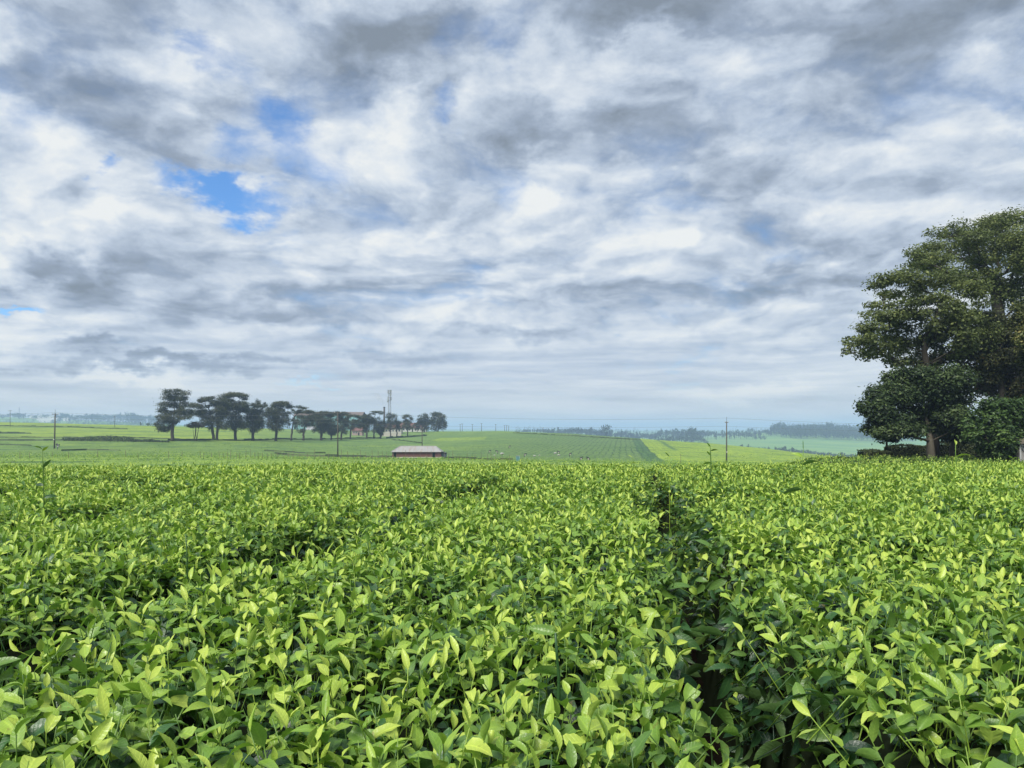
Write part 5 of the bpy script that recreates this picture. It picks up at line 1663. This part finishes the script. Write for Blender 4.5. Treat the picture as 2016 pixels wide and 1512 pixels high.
def far_tree(u, Y, v_top, kind, label, group=None, wide=1.0):
    p = at(u, Y)
    hgt = max(3.0, at(u, Y, v_top).z - p.z)
    o = bpy.data.objects.new('tree', gr.choice(FT[kind])); link(o)
    o.location = p - Vector((0, 0, .3)); o.rotation_euler = (0, 0, gr.uniform(0, 6.28))
    o.scale = (hgt * wide, hgt * wide, hgt)
    tag(o, label, 'tree', group)
    return o


MASS = []


def tree_line(profile, Y, step, label, group, jit=2.0, kinds=('round', 'round', 'tall', 'bush'), dy=.06, minpx=8, marks=()):
    us, vs = zip(*profile)
    u = us[0]
    while u < us[-1]:
        yy = Y * gr.uniform(1 - dy, 1 + dy)
        v = np.interp(u, us, vs) + gr.uniform(-jit * .6, jit)
        vb = HOR + (EZ - at(u, yy).z) / yy * F
        v = min(v, vb - minpx * gr.uniform(.8, 1.3))
        kd = gr.choice(kinds); wd = gr.uniform(.8, 1.25)
        if label is None: MASS.append((at(u, yy), max(3.0, at(u, yy, v).z - at(u, yy).z), wd, kd))
        else: far_tree(u, yy, v, kd, label.replace('@', {'round': 'rounded', 'tall': 'pointed', 'bush': 'spreading'}[kd]) + ', ' + next(t_ for e_, t_ in marks if u <= e_), group, wd)
        u += gr.uniform(.6, 1.4) * step


tree_line([(-60, 816), (10, 815), (60, 816), (120, 814), (180, 815), (240, 814), (310, 818)], 2600, 5.0, 'small @ tree on the left skyline', 'far skyline trees on the left', marks=((36, 'left of the far aerial'), (58, 'just right of the far aerial'), (107, 'behind the pale factory halls'), (170, 'right of the crossarm pole'), (226, 'left of the second thin pole'), (262, 'by the big dark tree group'), (999, 'close to the tall tree of the row')))
for yy_ in (2000, 2100, 2200, 2320, 2450, 2540): tree_line([(62 if yy_ > 2240 else -60, 800), (330, 800)] if False else [(-60 if yy_ < 2300 else 108, 880), (330, 880)], yy_, 5.0, None, None, minpx=8, kinds=('round', 'bush'))
for u, vt, kd, lab in ((37, 810, 'bush', 'bigger hazy tree clump under the far left aerial'), (128, 810, 'round', 'rounded hazy tree right of the left power pole on the skyline'), (182, 810, 'round', 'taller hazy tree midway along the left skyline'), (260, 807, 'bush', 'big dark hazy tree group rising on the left skyline')):
    far_tree(u, 2500, vt, kd, lab, None, 1.3)
tree_line([(1018, 846), (1050, 844), (1085, 843), (1135, 840), (1165, 842), (1200, 846), (1250, 847)], 1750, 5.0, '@ hazy tree behind the middle crest', 'far trees behind the middle crest', minpx=10, marks=((1045, 'at the left end near the twin poles'), (1069, 'left of the short dark pole'), (1100, 'right of the short dark pole'), (1140, 'at the highest part of the line'), (1190, 'left of the lone tall tree'), (1215, 'right beside the lone tall tree'), (9999, 'at the right end of the line')))
tree_line([(1018, 843), (1100, 841), (1250, 843), (1300, 846), (1420, 846), (1520, 845)], 2900, 6.0, None, None, minpx=10)
tree_line([(1250, 851), (1285, 852), (1296, 845), (1332, 844), (1340, 849), (1362, 841), (1375, 846), (1400, 850), (1440, 850), (1470, 847), (1500, 846), (1520, 847)], 1850, 5.0, '@ hazy tree across the valley', 'trees across the valley', minpx=14, marks=((1285, 'at the left end of the wood'), (1335, 'in the dark block left of the peak'), (1380, 'around the tallest peak'), (1424, 'left of the power pole'), (1460, 'right of the power pole'), (9999, 'left of the plantation')))
tree_line([(1290, 858), (1330, 856), (1360, 850), (1375, 856), (1390, 862)], 1500, 7.0, '@ darker tree before the far wood', 'nearer trees across the valley', minpx=14, marks=((1335, 'left of the tallest peak'), (9999, 'below the tallest peak')))
far_tree(1195, 1350, 833, 'round', 'lone tall hazy tree rising above the far line in the middle', None, .62)
far_tree(1363, 1600, 837.5, 'round', 'tallest hazy tree of the far wood right of the middle', None, .8)
for i, u in enumerate((1488, 1497, 1505)):
    far_tree(u, 1720, 856, 'bush', 'hazy bush in the small clump on the pale green field', 'small clump on the pale green field', .9)
for u, v in ((1180, 852), (1218, 856)): far_tree(u, 700, v, 'bush', 'dim round tree just behind the middle crest', 'trees just behind the middle crest', 1.3)
tree_line([(1460, 874), (1480, 878), (1520, 880), (1545, 878), (1580, 884), (1600, 884), (1640, 890), (1700, 892), (1745, 893)], 1120, 6.5, '@ blue tree in the hollow', 'trees in the hollow', minpx=10, marks=((1500, 'at the left end of the line'), (1560, 'in the tall left part'), (1600, 'in the middle of the line'), (1660, 'in the lower right part'), (9999, 'closest to the big trees')))
for u, v, lab in ((1528, 829, 'left hazy tree of the pair topping the plantation'), (1538, 828, 'right hazy tree of the pair topping the plantation'), (1632, 828, 'single hazy tree standing above the middle of the plantation')):
    far_tree(u, 1950, v, 'round', lab, None, .9)


# dense plantation on the far hill: one mass
def plantation():
    P_, S_ = [], []
    g = np.random.default_rng(77)
    for i in range(2200):
        u = g.uniform(1517, 1800); Y = g.uniform(1720, 2080)
        fb = 1730 + max(0, (1560 - u)) * 3.2
        if Y < fb: continue
        p = at(u, Y)
        P_.append(p); S_.append(g.uniform(17, 23))
    mv, mt_ = [], []
    for j, (p, hh, wd, kd) in enumerate(MASS):
        V, t = clump_leaves(np.array([p.x, p.y, p.z + hh * .5]), np.array([hh * .3 * wd, hh * .3 * wd, hh * .48]) * (1 if kd != 'tall' else np.array([.5, .5, 1])), 60, hh * .07, 5000 + j, hollow=.3)
        mv.append(V); mt_.append(t)
    o = quads_object('far_trees', np.vstack(mv), M['leaf_haze'], None, np.concatenate(mt_))
    tag(o, 'palest tree belts on the farthest slopes', kind='stuff')
    Vs, Ts = [], []
    for p, s_ in zip(P_, S_):
        V, t = clump_leaves(np.array([p.x, p.y, p.z + s_ * .58]), np.array([s_ * .17, s_ * .17, s_ * .42]), 26, s_ * .07, int(p.x * 7 + p.y) % 99991, hollow=.3)
        Vs.append(V); Ts.append(t)
    o = quads_object('far_wood', np.vstack(Vs), M['leaf_haze'], None, np.concatenate(Ts))
    tag(o, 'dense dark blue plantation on the far hill at the right', kind='stuff')


plantation()
# small dark tree and bush on the left crest
far_tree(292, 520, 830.5, 'bush', 'small flat topped tree on the left crest, left of the row', None, .9)
far_tree(277, 520, 831.5, 'tall', 'small dark pointed bush on the left crest', None, .7)

# far buildings at the left
gable_house('greenhouse', 58, 106, 2560, 819, 816, 'long pale factory hall far off on the left skyline', 'white', 'greyroof', [(f, .5, 4, 3) for f in (.1, .3, .5, .7, .9)], None, 30)
gable_house('greenhouse', 72, 112, 2450, 824, 822.5, 'second pale hall below the long one far off at the left', 'white', 'white', [(f, .5, 3, 1.5) for f in (.2, .5, .8)], None, 25)
gable_house('greenhouse', 76, 100, 2350, 827.5, 826, 'lowest white shed roof of the far left factory', 'white', 'white', [(.5, .4, 3, 1.5)], None, 20)
gable_house('greenhouse', 124, 134, 2450, 824, 823, 'tiny white shed right of the left pole on the far slope', 'white', 'white', [(.5, .4, 3, 1.5)], None, 15)
ae = at(38, 2500)
aer = thing('aerial', ae, 'thin aerial on the skyline at the far left', 'aerial')
MB().tube([(0, 0, 0), (0, 0, at(38, 2500, 802).z - ae.z)], [.9, .5], 6).build('mast_pole', M['pole'], aer)
cr_ = MB()
for hh in (.7, .85): cr_.box(-2, 2, -.2, .2, (at(38, 2500, 802).z - ae.z) * hh, (at(38, 2500, 802).z - ae.z) * hh + .6)
cr_.build('arm', M['pole'], aer)


# thin brownish smoke from the boiler chimney
def smoke():
    c = at(752, 612, 788)
    mb = MB(); n_ = 10
    vs, fs = [], []
    for i in range(n_ + 1):
        t = i / n_
        rr = (.5 + 4.6 * t) * (1 if i < n_ else .3) * (math.sin(math.pi * min(1, t * .5 + .5)) * .4 + .6)
        q = at(756.5, 612, 801) + Vector((-7.5 * t ** 1.3, 0, 11.5 * t))
        for k in range(10):
            a = 2 * math.pi * k / 10
            f_ = 1 + .25 * math.sin(3 * a + 5 * t)
            vs.append((q.x + math.cos(a) * rr * f_, q.y + math.sin(a) * rr * f_, q.z + .5 * math.sin(a * 2 + t * 4) * t))
    for i in range(n_):
        for k in range(10): fs.append((i * 10 + k, i * 10 + (k + 1) % 10, (i + 1) * 10 + (k + 1) % 10, (i + 1) * 10 + k))
    fs.append(tuple(range(9, -1, -1))); fs.append(tuple(n_ * 10 + k for k in range(10)))
    mb.add(vs, fs)
    sm_, n = material('smoke')
    v = n.n('ShaderNodeVolumePrincipled')
    v.inputs['Color'].default_value = (.50, .44, .36, 1); v.inputs['Density'].default_value = .022
    n.link(v.outputs[0], n.n('ShaderNodeOutputMaterial').inputs['Volume'])
    o = mb.build('smoke', sm_)
    tag(o, 'faint brownish smoke drifting up from the boiler chimney', kind='stuff')


smoke()
